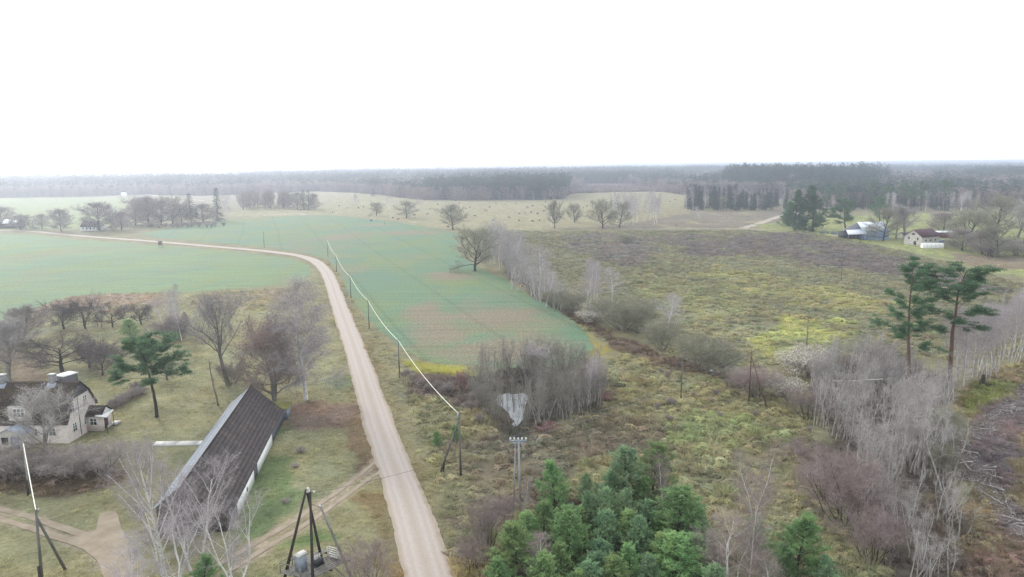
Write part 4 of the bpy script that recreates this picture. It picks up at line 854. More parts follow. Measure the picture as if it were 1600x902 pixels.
# porch on the gable
pr = MB(); pr.box((1.35, 6.5, 1.45), (2.7, 2.9, 2.9)); porch = pr.build('porch', M_plaster, house)
pb = courses([(-.0, 4.7, 2.75), (3.0, 4.7, 2.75), (3.0, 6.5, 4.2), (0, 6.5, 4.2)], 12, 6, .03, S(78, 66, 62), .2, 320); pb2 = courses([(3.0, 8.3, 2.75), (0, 8.3, 2.75), (0, 6.5, 4.2), (3.0, 6.5, 4.2)], 12, 6, .03, S(78, 66, 62), .2, 321)
o = pb.build('porch_roof', M_tile, porch); o['kind'] = 'stuff'; o = pb2.build('porch_roof', M_tile, porch); o['kind'] = 'stuff'
pg = MB(); pg.add([(2.72, 5.05, 2.9), (2.72, 7.95, 2.9), (2.72, 6.5, 4.05), (2.5, 5.05, 2.9), (2.5, 7.95, 2.9), (2.5, 6.5, 4.05)], [[0, 1, 2], [3, 5, 4]]); pg.build('porch_gable', M_white, porch)
pd = MB(); pd.box((2.73, 6.3, 1.15), (.08, 1.0, 2.1)); pd.build('door', M_reddoor, porch)
window(house, (1.3, 5.04, 1.7), (1, 0, 0), 1.2, 1.2, 2, 2, out=(0, -1, 0))
Q = [gp(px, py, 3.0) - np.array([HX, HY, 0]) for px, py in ((148, 650.5), (166.5, 652), (177.5, 640.5), (156, 639))]
cn = MB(); cn.slab(Q, .1)
canopy = cn.build('canopy', M_white, house)
for k in (1, 2): p_ = Q[k] * .93 + (Q[0] + Q[3]) * .035; cp = MB(); cp.bar((p_[0], p_[1], 0), (p_[0], p_[1], 2.9), .05); cp.build('canopy_post', M_metal_d, canopy)
for k, (px, py) in enumerate(((168, 667), (181, 662))):
    p_ = gp(px, py) - np.array([HX, HY, 0]); st = MB(); st.box((p_[0], p_[1], .25 - .1 * k), (1.1, 1.5, .5 - .2 * k)); st.build('step', M_conc, house)
BLOCK.append(np.array([(HX - HLEN, HY), (HX, HY), (HX, HY + 8.1), (HX - HLEN, HY + 8.1)])); BLOCK.append(np.array([(HX, HY + 4.6), (HX + 6, HY + 4.6), (HX + 6, HY + 8.3), (HX, HY + 8.3)]))
# white-roofed box behind the house
g0 = gp(104, 584, 2.8); sh = thing('garden_shed', 'small grey shed with a bright white flat roof behind the ridge of the house', 'shed', (g0[0], g0[1], 0), R(-22))
b = MB(); b.box((0, 0, 1.3), (2.4, 3.0, 2.6)); b.build('wall', M_boards, sh); b = MB(); b.box((0, 0, 2.72), (2.7, 3.3, .16)); b.build('roof', M_white, sh); b = MB(); b.box((.2, -1.52, 1.05), (.9, .06, 2.0)); b.build('door', M_wood_dark, sh)
# outhouse with blue door
g0 = gp(17, 703); oh = thing('outhouse', 'small white plastered outhouse with a blue door and one dark window', 'shed', (g0[0], g0[1], 0))
wallmesh([(-2.15, -.2), (-2.15, 2.6), (0, 3.5), (2.15, 2.6), (2.15, -.2)], 0, 3.2, 'wall', M_plaster_w, oh).rotation_euler = (0, 0, R(90))
for s in (-1, 1):
    b = MB(); q = [(s * 2.4, -.3, 2.55), (s * 2.4, 3.2, 2.55), (0, 3.2, 3.58), (0, -.3, 3.58)]; b.slab(q if s < 0 else q[::-1], .08) if False else b.slab([q[1], q[0], q[3], q[2]] if s < 0 else [q[0], q[1], q[2], q[3]], .08); b.build('roof', M_metal, oh)
b = MB(); b.box((.85, -.04, 1.02), (1.15, .08, 2.05)); d_o = b.build('door', M_bluedoor, oh); b = MB(); b.box((.85 - .6, -.05, 1.06), (.12, .1, 2.2)); b.box((.85 + .6, -.05, 1.06), (.12, .1, 2.2)); b.box((.85, -.05, 2.12), (1.08, .1, .12)); b.build('door_frame', M_metal_d, d_o)
window(oh, (-.75, -.0, 1.5), (1, 0, 0), .95, 1.1, 2, 1, out=(0, -1, 0), fm=M_wood_dark)
BLOCK.append(np.array([(g0[0] - 2.3, g0[1] - .3), (g0[0] + 2.3, g0[1] - .3), (g0[0] + 2.3, g0[1] + 3.3), (g0[0] - 2.3, g0[1] + 3.3)]))
# --- the long barn
BX, BY, BTH = BARN_FR; bd = np.array([math.cos(BTH), math.sin(BTH)]); BL, BW, BRW = 38.75, 8.43, 5.06
barn = thing('barn', 'long low barn with a dark weathered shingle roof and a pale grey far slope', 'barn', (BX, BY, 0), BTH - math.pi / 2)
EL, ER, RG = 3.85, 1.8, 6.6
bw = MB(); V = [(-BW, -BL, -.3), (0, -BL, -.3), (0, -BL, ER), (-BRW, -BL, RG), (-BW, -BL, EL), (-BW, 0, -.3), (0, 0, -.3), (0, 0, ER), (-BRW, 0, RG), (-BW, 0, EL)]
bm = bmesh.new(); vv = [bm.verts.new(v) for v in V]
for f_ in ((0, 1, 2, 3, 4), (9, 8, 7, 6, 5), (1, 6, 7, 2), (2, 7, 8, 3), (3, 8, 9, 4), (4, 9, 5, 0)): bm.faces.new([vv[i] for i in f_])
bmesh.ops.recalc_face_normals(bm, faces=bm.faces[:]); me = bpy.data.meshes.new('wall'); bm.to_mesh(me); bm.free(); me.materials.append(M_boards); link('wall', me, barn)
# vertical wall boards on the roadside wall and the gables
for nm, y0, y1 in (('board_cladding', -BL, 0),):
    b = MB(); nb = 170
    for k in range(nb):
        yk = y0 + (k + .5) * (y1 - y0) / nb; b.box((.03 + .015 * (k % 2), yk, ER / 2 - .05), (.05, (y1 - y0) / nb * .94, ER))
    o = b.build(nm, M_boards, barn); o['kind'] = 'stuff'
b = MB()
for k in range(42):
    xk = -BW + (k + .5) * BW / 42; zt = np.interp(xk, [-BW, -BRW, 0], [EL, RG, ER]) - .1; b.box((xk, -BL - .03 - .012 * (k % 2), zt / 2), (BW / 42 * .94, .05, zt))
o = b.build('gable_cladding', mat('brown gable boards', S(118, 108, 106), .9, 0, 2.5, S(88, 80, 78), (1, 1, .3)), barn); o['kind'] = 'stuff'
def streaks(u, v, c, g):
    k = fbm(np.array([u * 60.0]), np.array([v * 3.0]), 1.8, 4, 57)[0] + .15 * (fbm(np.array([u * 9.0]), np.array([v * 3.0]), 1.0, 2, 59)[0] - .5); k2 = fbm(np.array([u * 14.0]), np.array([v * 2.0]), 1.5, 3, 58)[0]
    c = c * (.96 + .08 * k2)
    return c * .74 + S(172, 148, 134) * .26 if k > .60 and g.random() < .55 else c
xr_, zr_ = .10, ER - .10 * (RG - ER) / BRW
rb = courses([(xr_, -BL - .35, zr_ + .08), (xr_, .35, zr_ + .08), (-BRW, .35, RG + .08), (-BRW, -BL - .35, RG + .08)], 150, 11, .03, S(108, 101, 100), .15, 330, gap=.015, lift=.032, stain=streaks, skip=.004, warp=.6)
o = rb.build('shingle_slope', M_tile, barn); o['kind'] = 'stuff'
xl_, zl_ = -BW - .4, EL - .4 * (RG - EL) / (BW - BRW)
M_slate = attr_mat('grey fibre-cement sheets', 'GEOMETRY', .15, 1.0, rough=.45)
rb = courses([(xl_, .35, zl_ + .08), (xl_, -BL - .35, zl_ + .08), (-BRW, -BL - .35, RG + .08), (-BRW, .35, RG + .08)], 36, 3, .03, S(176, 184, 196), .08, 331, gap=.015, lift=.06)
o = rb.build('sheet_slope', M_slate, barn); o['kind'] = 'stuff'
b = MB(); b.bar((-BRW, -BL - .4, RG + .16), (-BRW, .4, RG + .16), .12, k=6); b.build('ridge_cap', M_wood_dark, barn)
def along(py):  # distance along the wall whose foot shows at this height
    lo, hi = -60.0, 10.0
    for _ in range(40):
        m_ = (lo + hi) / 2; q = np.array([BX, BY]) + bd * m_
        if proj((q[0], q[1], 0))[1] > py: lo = m_
        else: hi = m_
    return lo
for k, (ya, yb, lab) in enumerate(((741, 694, 'whitewashed double door'), (806, 753, 'white door with a small dark window'))):
    s0, s1 = along(ya), along(yb); b = MB(); b.box((.115, (s0 + s1) / 2, .88), (.07, s1 - s0, 1.7))
    for q in range(1, 4): b.box((.155, s0 + (s1 - s0) * q / 4, .86), (.02, .06, 1.6))
    o = b.build('door', M_white, barn); o['label'] = lab
    if k: b = MB(); b.box((.155, s0 + (s1 - s0) * .55, 1.0), (.03, .55, .6)); b.build('pane', M_glass, o)
b = MB(); b.box((-1.0, 2.1, .9), (3.4, 3.8, 2.0)); ax = b.build('annex', M_boards, barn); b = MB(); b.slab([(-2.9, .3, 2.25), (1.0, .3, 1.98), (1.0, 4.2, 1.98), (-2.9, 4.2, 2.25)], .12); b.build('annex_roof', mat('mossy felt', S(150, 148, 84), .95, .25, 1.5), ax)
b = MB(); b.slab([(.8, 4.1, .0), (.8, .3, .0), (.8, .3, 1.9), (.8, 4.1, 1.9)][::-1], .06); b.build('annex_sheet', M_metal, ax)
def loc2w(x, y): c, s = math.cos(BTH - math.pi / 2), math.sin(BTH - math.pi / 2); return np.array([BX + c * x - s * y, BY + s * x + c * y])
BLOCK.append(np.array([loc2w(-BW - .3, -BL - .3), loc2w(.2, -BL - .3), loc2w(.2, 4), loc2w(-BW - .3, 4)]))
# --- concrete slabs beside the barn
for k, (pts, lab) in enumerate(((((237, 697.5), (272, 697), (281, 690.5), (245, 691)), 'pale concrete slab lying in grass, outermost from the barn'), (((272.5, 697), (305, 696), (312, 690), (282, 690.5)), 'pale concrete slab lying in grass between two others'), (((305.5, 696), (330, 695), (334, 689.5), (313, 690)), 'pale concrete slab half hidden by the barn roof'))):
    P = np.array([gp(*p) for p in pts]); c0 = P.mean(0); b = MB(); b.slab((P - c0) + np.array([0, 0, .16]), .25); tag(b.build('concrete_slab', M_conc, None, (c0[0], c0[1], 0)), lab, 'slab', 'concrete slabs beside the barn'); BLOCK.append(P[:, :2])

# ------------------------------------------------------------------ the timber transformer stage
DZ = 2.6; D4 = [gp(438, 893, DZ), gp(485, 906, DZ), gp(549, 873, DZ), gp(502, 857, DZ)]; dc = np.mean(D4, 0)
stage = thing('transformer_stage', 'timber transformer stage with four leaning poles meeting above a plank deck', 'platform', (dc[0], dc[1], 0))
D = np.array(D4) - np.array([dc[0], dc[1], 0]); e1 = D[3] - D[0]; e2 = D[1] - D[0]
def dk(u, v): return D[0] * (1 - u) * (1 - v) + D[1] * u * (1 - v) + D[2] * u * v + D[3] * (1 - u) * v
npl = 13; grn = random.Random(4)
for k in range(npl):
    u0, u1 = k / npl + .006, (k + 1) / npl - .006; e = grn.uniform(-.02, .02); v1 = 1 + e if k not in (3, 4) else .68
    b = MB(); b.slab([dk(u0, -.02 + e), dk(u1, -.02 + e), dk(u1, v1), dk(u0, v1)], .07); b.build('plank', M_wood_grey, stage)
for v in (.04, .5, .96):
    b = MB(); b.bar(dk(-.02, v) - [0, 0, .18], dk(1.02, v) - [0, 0, .18], .11, k=6); b.build('joist', M_wood_dark, stage)
apz = hgt(dc, 764); AP = np.array([0, 0, apz])
apx = gp(480.5, 764, 0); d_ = (gp(480.5, 764, apz) - np.array([dc[0], dc[1], 0])); AP = d_ * .9 + AP * .1; AP[2] = apz
for k, ((u, v), top) in enumerate((((.06, .12), .0), ((.92, .10), .15), ((.90, .86), .35), ((.1, .9), .1))):
    deck = dk(u, v); foot = AP + (deck - AP) * (AP[2] + .3) / (AP[2] - DZ); tp = AP + np.array([grn.uniform(-.2, .2), grn.uniform(-.2, .2), -top])
    if k == 2: tp = AP + (deck - AP) * .22 + np.array([.45, 0, 0])
    b = MB(); b.tube([foot, (foot + tp) / 2, tp], [.19, .155, .12], 8); b.build('leg', M_wood_dark if k != 2 else M_wood_grey, stage)
b = MB(); b.tube([AP + [-.18, -.1, -.25], AP + [.18, .1, -.22]], .2, 8); b.tube([AP + [0, 0, -.1], AP + [0, 0, .14]], [.2, .1], 8); b.build('cap', M_conc, stage)
for k, (px, py) in enumerate(((490.5, 768.5), (500, 790.5))):
    p_ = gp(px, py, apz - .3 - k * 1.4) - np.array([dc[0], dc[1], 0]); b = MB(); b.tube([p_ + [0, 0, -.12], p_ + [0, 0, 0], p_ + [0, 0, .1]], [.09, .14, .06], 8); ins = b.build('insulator', M_white_ins, stage); b = MB(); b.bar(p_ - [0, 0, .12], AP + [0, 0, -.5 - k * 1.2], .025); b.build('bracket', M_metal_d, ins)
# railing on the outer edge
b = MB()
for v in (-.02, .5, 1.0): q = dk(.02, v * .55); b.bar(q, q + [0, 0, 1.1], .05, k=5)
for z_ in (.6, 1.1): b.bar(dk(.02, -.02) + [0, 0, z_], dk(.02, .55) + [0, 0, z_], .045, k=5)
q = dk(.02, -.02); b.bar(q + [0, 0, 1.1], dk(.7, -.02) + [0, 0, 1.1], .045, k=5); q = dk(.7, -.02); b.bar(q, q + [0, 0, 1.1], .05, k=5)
b.build('railing', M_wood_grey, stage)
b = MB(); b.bar(dk(.98, .35) - [0, 0, .2], dk(.98, .35) + [-1.2, -.6, -2.9], .09); b.bar(dk(.98, .6) - [0, 0, .2], dk(.98, .9) + [.3, .2, -2.8], .09); b.build('brace', M_wood_grey, stage)
ang = math.atan2(e1[1], e1[0]); MR = np.array([[math.cos(ang), -math.sin(ang), 0], [math.sin(ang), math.cos(ang), 0], [0, 0, 1]])
wc = lambda p: np.asarray(p) + np.array([dc[0], dc[1], 0])
q = wc(dk(.42, .2)); cab = thing('transformer_cabinet', 'tall pale blue-grey steel cabinet standing on the plank deck', 'cabinet', tuple(q), ang)
cab.scale = (.86, .86, .92); b = MB(); b.box((0, 0, 1.0), (1.15, .95, 2.0)); b.build('body', M_metal, cab); b = MB(); b.hexa([(-.68, -.58, 2.0), (.68, -.58, 2.0), (.68, .58, 2.0), (-.68, .58, 2.0), (-.68, -.3, 2.22), (.68, -.3, 2.22), (.68, .3, 2.22), (-.68, .3, 2.22)]); b.build('lid', M_conc, cab); b = MB(); b.box((0, -.49, 1.0), (1.0, .04, 1.8)); b.box((.35, -.53, 1.1), (.06, .05, .25)); b.build('door', M_metal, cab)
q = wc(dk(.55, .5)); tfm = thing('transformer', 'small grey transformer with porcelain bushings on the middle of the deck', 'transformer', tuple(q), ang)
b = MB(); b.box((0, 0, .4), (1.0, .7, .6))
for k in range(6): b.box((-.42 + k * .165, -.43, .38), (.05, .16, .5)); b.box((-.42 + k * .165, .43, .38), (.05, .16, .5))
b.box((0, 0, .05), (1.3, .8, .1)); b.build('tank', M_metal_d, tfm)
for k in range(3): b = MB(); b.tube([(-.3 + .3 * k, 0, .7), (-.3 + .3 * k, 0, .85), (-.3 + .3 * k, 0, 1.0), (-.3 + .3 * k, 0, 1.2)], [.06, .12, .07, .04], 8); b.build('bushing', M_white_ins, tfm)
q = wc(dk(.62, .84)); rk = thing('slatted_crate', 'pale slatted wooden crate leaning at the far end of the deck', 'crate', tuple(q), ang + .2)
for s in (-1, 1): b = MB(); b.box((0, s * .75, .55), (.1, .12, 1.3)); b.box((.4, s * .75, .25), (.7, .1, .1)); b.build('frame', M_conc, rk)
for k in range(5): b = MB(); b.box((.03 * k, 0, .12 + k * .25), (.09, 1.38, .12)); b.build('slat', M_conc, rk)

# ------------------------------------------------------------------ poles and cables
M_pole = mat('grey pole timber', S(150, 148, 142), .9, 0, 3, S(104, 102, 98), (1, 1, .15)); M_pole_r = mat('brown pole timber', S(150, 118, 100), .9, 0, 3, S(104, 82, 70), (1, 1, .15)); M_pole_c = mat('concrete pole', S(184, 186, 186), .9, .1, 2)
M_cable = mat('pale bundled cable', S(232, 228, 210, 1.5), .6, .1, 3); M_wire = mat('bare wire', S(150, 152, 158), .4, .1, 3, spec=.5)
TOPS = {}
def pole(key, bx, by, ty, label, m=None, r=.15, arm=None, strut=None, name='utility_pole', group=None, tx=None, foot=None):
    g = gp(bx, by); h = hgt(g, ty); top = np.array([0, 0, h])
    if tx is not None: q = gp(tx, ty, h); top = np.array([q[0] - g[0], 0, h])
    o = thing(name, label, 'pole', tuple(g), 0, group); b = MB(); b.tube([(0, 0, -.3), tuple(top * .5), tuple(top)], [r, r * .85, r * .65], 8); b.build('shaft', m or M_pole, o)
    b = MB(); b.tube([tuple(top - [0, 0, .3]), tuple(top + [.3, 0, -.2]), tuple(top + [.3, 0, .0])], .03, 5); br = b.build('bracket', M_metal_d, o)
    b = MB(); b.tube([tuple(top + [.3, 0, 0]), tuple(top + [.3, 0, .08]), tuple(top + [.3, 0, .18])], [.05, .08, .04], 7); b.build('insulator', M_white_ins, br)
    if strut:
        s = gp(*strut) - g; b = MB(); b.tube([tuple(s - [0, 0, .3]), tuple(top * .9)], [r * .95, r * .75], 8); b.build('strut', m or M_pole, o)
    if foot:
        b = MB(); b.tube([(0, -.2, -.3), (0, -.18, 2.2)], [.17, .15], 8); b.build('footing_post', M_wood_dark, o)
    TOPS[key] = g + top; return o
o = pole('P1', 720, 743, 645, 'tall grey pole propped by a leaning strut at the end of the pale cable', r=.17, strut=(687, 738), foot=True)
b = MB(); b.box((-.25, 0, TOPS['P1'][2] - .7), (.22, .18, .9)); b.build('steel_plate', M_metal, o)
s_ = gp(687, 738) - gp(720, 743); b = MB(); b.tube([s_ + [.5, -.3, -.3], s_ + [.9, -.2, 2.6]], .13, 7); b.build('footing_post', M_wood_dark, o)
pole('P2', 624.5, 592, 530, 'grey cable pole standing in dark brush beside the yellow grass strip')
pole('P3', 577, 514, 468, 'grey cable pole on the verge halfway along the straight road'); pole('P4', 548.5, 466, 430, 'thin cable pole on the verge just below the road bend'); pole('P5', 526, 425, 398, 'thin cable pole on the verge beside the road bend')
pole('P6', 512.5, 401, 374, 'thin cable pole at the far end of the pale cable'); pole('P7', 413, 387, 362, 'lone thin pole on the far side of the road above the bend'); pole('P8', 600.5, 351, 343, 'short thin post on the crest of the green crop', r=.12)
def conc_pole():
    g = gp(813, 800); h = hgt(g, 688); o = thing('utility_pole', 'concrete power pole with a white insulated crossarm rising from the brown scrub', 'pole', tuple(g)); b = MB(); b.tube([(0, 0, -.3), (-.15, 0, h)], [.16, .12], 8); b.build('shaft', M_pole_c, o); b = MB(); b.tube([(-.9, .8, -.3), (-.55, .2, h - .3)], [.10, .07], 8); b.build('second_shaft', M_pole_c, o)
    b = MB(); b.box((-.2, 0, h - .1), (2.2, .14, .14)); b.box((-.2, .25, h - .5), (1.3, .1, .1)); b.bar((-1.2, 0, h - .1), (-.2, 0, h - .9), .04); b.bar((.8, 0, h - .1), (-.2, 0, h - .9), .04); a = b.build('crossarm', M_metal, o)
    for x in (-1.2, -.7, -.2, .3, .8): b = MB(); b.tube([(x, 0, h - .05), (x, 0, h + .12), (x, 0, h + .3), (x, 0, h + .4)], [.07, .15, .13, .05], 8); b.build('insulator', M_white_ins, a)
    TOPS['C1'] = g + [-.2, 0, h + .4]; TOPS['C1a'] = g + [-1.3, 0, h + .4]; TOPS['C1b'] = g + [1.0, 0, h + .4]
conc_pole()
o = pole('R1', 1170, 629, 548, 'red-brown pole with a leaning strut at the end of the twin wires', M_pole_r, strut=(1199, 637)); pole('R2', 1064, 622, 546, 'slender weathered pole in the pale scrub near the willow bushes', r=.12); pole('R3', 1259.5, 552, 500, 'thin pole with a dark shrub at its foot in the yellow weeds', r=.12)
pole('R4', 1314, 441, 400, 'thin pole in the mauve weeds before the farm', r=.12); pole('R5', 886, 394, 364, 'pale thin pole in the heath beyond the hedgerow', M_pole_c, r=.14); pole('R6', 1562, 508, 455, 'leaning pale pole above the white birch row', M_pole_c, r=.12, tx=1571)
pole('L1', 46, 773, 690, 'pale pole beside the dark hedge below the outhouse', M_pole_c, r=.15, tx=36, foot=True); o = pole('L2', 66, 912, 797, 'grey pole with a leaning strut on the yard track', r=.17, strut=(103, 889), tx=56, foot=True)
def cable(name, label, cat, pts, sag, r, m, group=None):
    P = []
    for a, c in zip(pts[:-1], pts[1:]):
        a, c = np.array(a), np.array(c)
        for t in np.linspace(0, 1, 12)[:-1]: P.append(a * (1 - t) + c * t - np.array([0, 0, sag * np.linalg.norm(c - a) * 4 * t * (1 - t)]))
    P.append(np.array(pts[-1])); b = MB(); b.tube(P, r, 5); tag(b.build(name, m), label, cat, group)
cable('power_cable', 'thick pale overhead cable running pole to pole along the gravel road', 'cable', [TOPS[k] - [0, 0, .25] for k in ('P6', 'P5', 'P4', 'P3', 'P2', 'P1')], .02, .058, M_cable)
cable('power_cable', 'thick pale overhead cable hanging between two poles by the yard track', 'cable', [TOPS['L1'] - [0, 0, .25], TOPS['L2'] - [0, 0, .25]], .02, .06, M_cable)
cable('overhead_wire', 'upper of two bright wires crossing low before the pond grove', 'wire', [TOPS['C1a'], TOPS['R1'] + [.1, 0, -.1]], .018, .022, M_wire); cable('overhead_wire', 'lower of two bright wires crossing low before the pond grove', 'wire', [TOPS['C1b'], TOPS['R1'] + [.1, 0, -.9]], .018, .022, M_wire)
cable('overhead_wire', 'thin dark wire slanting over the gravel road to the transformer stage', 'wire', [TOPS['C1'], np.array([dc[0], dc[1], 0]) + AP + [0, 0, -.6]], .02, .016, M_metal_d)

# ------------------------------------------------------------------ pond
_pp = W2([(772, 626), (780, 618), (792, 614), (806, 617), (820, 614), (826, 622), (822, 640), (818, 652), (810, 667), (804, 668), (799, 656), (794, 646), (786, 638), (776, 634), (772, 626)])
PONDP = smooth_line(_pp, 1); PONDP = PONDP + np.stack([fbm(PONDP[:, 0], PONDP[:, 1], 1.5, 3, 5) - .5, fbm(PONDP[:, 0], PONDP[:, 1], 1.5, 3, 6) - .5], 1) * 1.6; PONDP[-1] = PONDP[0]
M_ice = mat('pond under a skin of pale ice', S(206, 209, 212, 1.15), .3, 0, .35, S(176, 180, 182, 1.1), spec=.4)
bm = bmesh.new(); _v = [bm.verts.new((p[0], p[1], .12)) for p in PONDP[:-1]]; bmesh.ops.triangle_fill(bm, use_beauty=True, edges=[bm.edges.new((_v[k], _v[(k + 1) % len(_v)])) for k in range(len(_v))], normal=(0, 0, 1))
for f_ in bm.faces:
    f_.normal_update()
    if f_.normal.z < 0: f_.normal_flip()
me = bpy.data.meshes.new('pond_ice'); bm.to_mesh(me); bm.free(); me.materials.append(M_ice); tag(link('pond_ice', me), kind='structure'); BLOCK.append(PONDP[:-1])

# ------------------------------------------------------------------ the farm across the heath
M_tarp = mat('pale blue sheeting', S(150, 178, 222, 1.5), .6, .15, 1.2); M_roofw = mat('pale sheet roof', S(220, 226, 236, 1.5), .5, .08, .8); M_roofr = mat('dark red roof', S(96, 58, 66), .7, .15, 1.5); M_redbr = mat('red brown boards', S(132, 92, 84), .9, .2, 1.5); M_gnet = mat('grey green tarpaulin', S(132, 142, 138), .8, .2, .8); M_poly = mat('greenhouse film', S(236, 236, 230, 1.5), .4, .04, 1); M_blue = mat('blue car paint', S(56, 92, 150), .3, .1, 2, spec=.5); M_tyre = mat('black rubber', S(40, 40, 42), .9, .1, 3)
def gable_house(o, L, Wd, eave, ridge, mw, mr, ov=.4, along='x', boards=None):
    """walls and two roof slopes, ridge along local x"""
    wallmesh([(-Wd / 2, -.3), (-Wd / 2, eave), (0, ridge), (Wd / 2, eave), (Wd / 2, -.3)], -L / 2, L / 2, 'wall', mw, o)
    for s in (-1, 1):
        dy = Wd / 2; k = (ridge - eave) / dy; y2 = s * (dy + ov); z2 = eave - k * ov; q = [(-L / 2 - ov, y2, z2 + .12), (L / 2 + ov, y2, z2 + .12), (L / 2 + ov, 0, ridge + .12), (-L / 2 - ov, 0, ridge + .12)]
        b = MB(); b.slab(q if s < 0 else [q[1], q[0], q[3], q[2]], .1); b.build('roof', mr, o)
g0 = gp(1367, 374); fa = thing('farm_barn', 'big barn with pale roof and blue sheeting walls behind bare farm trees', 'barn', (g0[0], g0[1] + 6, 0), R(4))
gable_house(fa, 16, 12, 5.2, 9.6, M_tarp, M_roofw)
b = MB(); b.slab([(-19, -9.5, 3.4), (-6.5, -9.5, 3.6), (-7.5, -4.0, 5.9), (-17, -4.0, 5.5)], .15); lt = b.build('lean_to_roof', M_roofw, fa)
b = MB(); b.add([(-17, -4, 5.5), (-7.9, -4, 5.7), (-8.4, 0, 9.3), (-17, 4, 4.0), (-8.3, 5, 5.5)], [[0, 1, 2], [0, 2, 3], [3, 2, 4]]); b.build('hipped_end', M_boards, fa)
for k in range(6): x = -18.5 + k * 2.3; b = MB(); b.bar((x, -9.2, 0), (x, -9.2, 3.4), .14); b.build('post', M_wood_grey, lt); b = MB(); b.box((-13.5, 0, 2), (8, 7.5, 4.0)); b.build('rear_wall', M_boards, fa)
for k in range(4): b = MB(); b.box((-4.5 + k * 3.4, -6.06, 2.4 + .3 * (k % 2)), (2.6, .12, 3.0)); o = b.build('sheet', M_metal if k % 2 else M_tarp, fa)
for k in range(3):
    p_ = gp(1330 + k * 5.5, 373.5); o = thing('stack_of_firewood', ['reddish firewood stack under the outer end of the pale lean-to roof', 'reddish firewood stack in the middle under the pale lean-to roof', 'reddish firewood stack beside the blue sheeting wall'][k], 'firewood', (p_[0], p_[1] + 2, 0), .1 * k)
    b = MB()
    for j in range(7):
        for i in range(6): b.tube([(-.9 + i * .36 + .18 * (j % 2), -.8, .18 + j * .31), (-.9 + i * .36 + .18 * (j % 2), .8, .18 + j * .31)], .17, 6)
    q = b.build('logs', M_redbr, o); q['kind'] = 'stuff'
g0 = gp(1437, 384); wb = thing('white_barn', 'weathered white barn with a dark red roof and black gable openings', 'barn', (g0[0] + 5.0, g0[1] + 7, 0), R(26)); gable_house(wb, 15, 10, 4.6, 8.2, M_plaster_w, M_roofr)
for y, z, w2, h2 in ((-2.6, 3.5, .8, 1.5), (0, 5.9, 1.6, .9), (2.4, 3.6, .8, 1.2), (-1.2, 1.2, 1.4, 2.0)): b = MB(); b.box((-7.53, y, z), (.08, w2, h2)); b.build('opening', M_wood_dark, wb)
for x in (-4, 0, 4): b = MB(); b.box((x, -5.03, 2.6), (1.1, .08, 1.0)); b.build('window', M_glass, wb)
g0 = gp(1459, 388); gh = thing('greenhouse', 'white film tunnel greenhouse on the lawn before the white barn', 'greenhouse', (g0[0], g0[1] + 1.5, 0), R(-10))
a_ = np.linspace(0, math.pi, 10); prof = [(math.cos(t) * 2.0, math.sin(t) * 2.6) for t in a_[::-1]]; wallmesh(prof, -5, 5, 'film_cover', M_poly, gh); b = MB()
for x in np.linspace(-5, 5, 6): b.tube([(x, math.cos(t) * 2.04, math.sin(t) * 2.64) for t in a_], .05, 4)
b.build('hoop', M_metal, gh); b = MB(); b.box((5.03, 0, 1.0), (.06, 1.2, 2.0)); b.build('door', M_wood_grey, gh)
g0 = gp(1480, 372); rs = thing('low_shed', 'low red-brown shed with a pale flat roof behind the white barn', 'shed', (g0[0], g0[1] + 2, 0), R(-5)); b = MB(); b.box((0, 0, 1.6), (9, 4, 3.2)); b.build('wall', M_redbr, rs); b = MB(); b.slab([(-5, -2.5, 3.3), (5, -2.5, 3.3), (5, 2.5, 3.8), (-5, 2.5, 3.8)], .14); b.build('roof', M_roofw, rs)
g0 = gp(1416, 372); rs = thing('small_shed', 'small pale shed under the bare trees between the two barns', 'shed', (g0[0], g0[1], 0), R(-5)); gable_house(rs, 6, 3.5, 2.4, 3.4, M_plaster_w, M_boards)
def car(px, py, label, m, rz):
    g = gp(px, py); o = thing('parked_car', label, 'car', (g[0], g[1], 0), rz); b = MB(); prof = [(-2.1, .35), (-2.1, .85), (-1.5, .95), (-.9, 1.45), (.6, 1.48), (1.15, .98), (2.05, .85), (2.15, .4)]
    n = len(prof); V = [(x, -.85, z) for x, z in prof] + [(x, .85, z) for x, z in prof]; bm = bmesh.new(); vv = [bm.verts.new(v) for v in V]; bm.faces.new(vv[:n]); bm.faces.new(vv[n:][::-1])
    for i in range(n): bm.faces.new((vv[i], vv[n + i], vv[n + (i + 1) % n], vv[(i + 1) % n]))
    bmesh.ops.recalc_face_normals(bm, faces=bm.faces[:]); bmesh.ops.bevel(bm, geom=bm.edges[:], offset=.07, segments=1); me = bpy.data.meshes.new('body'); bm.to_mesh(me); bm.free(); me.materials.append(m); link('body', me, o)
    for x in (-1.3, 1.3):
        for y in (-.86, .86): b = MB(); b.tube([(x, y - .1, .33), (x, y + .1, .33)], .33, 12); b.build('wheel', M_tyre, o)
    b = MB(); b.hexa([(-.85, -.87, 1.0), (.95, -.87, 1.0), (.95, .87, 1.0), (-.85, .87, 1.0), (-.7, -.87, 1.38), (.5, -.87, 1.38), (.5, .87, 1.38), (-.7, .87, 1.38)]); b.build('side_window', M_glass, o)
car(1473, 379, 'blue car parked between the white barn and the greenhouse', M_blue, R(20)); car(1268, 361, 'dark car parked under the two big farm pines', M_metal_d, R(5))
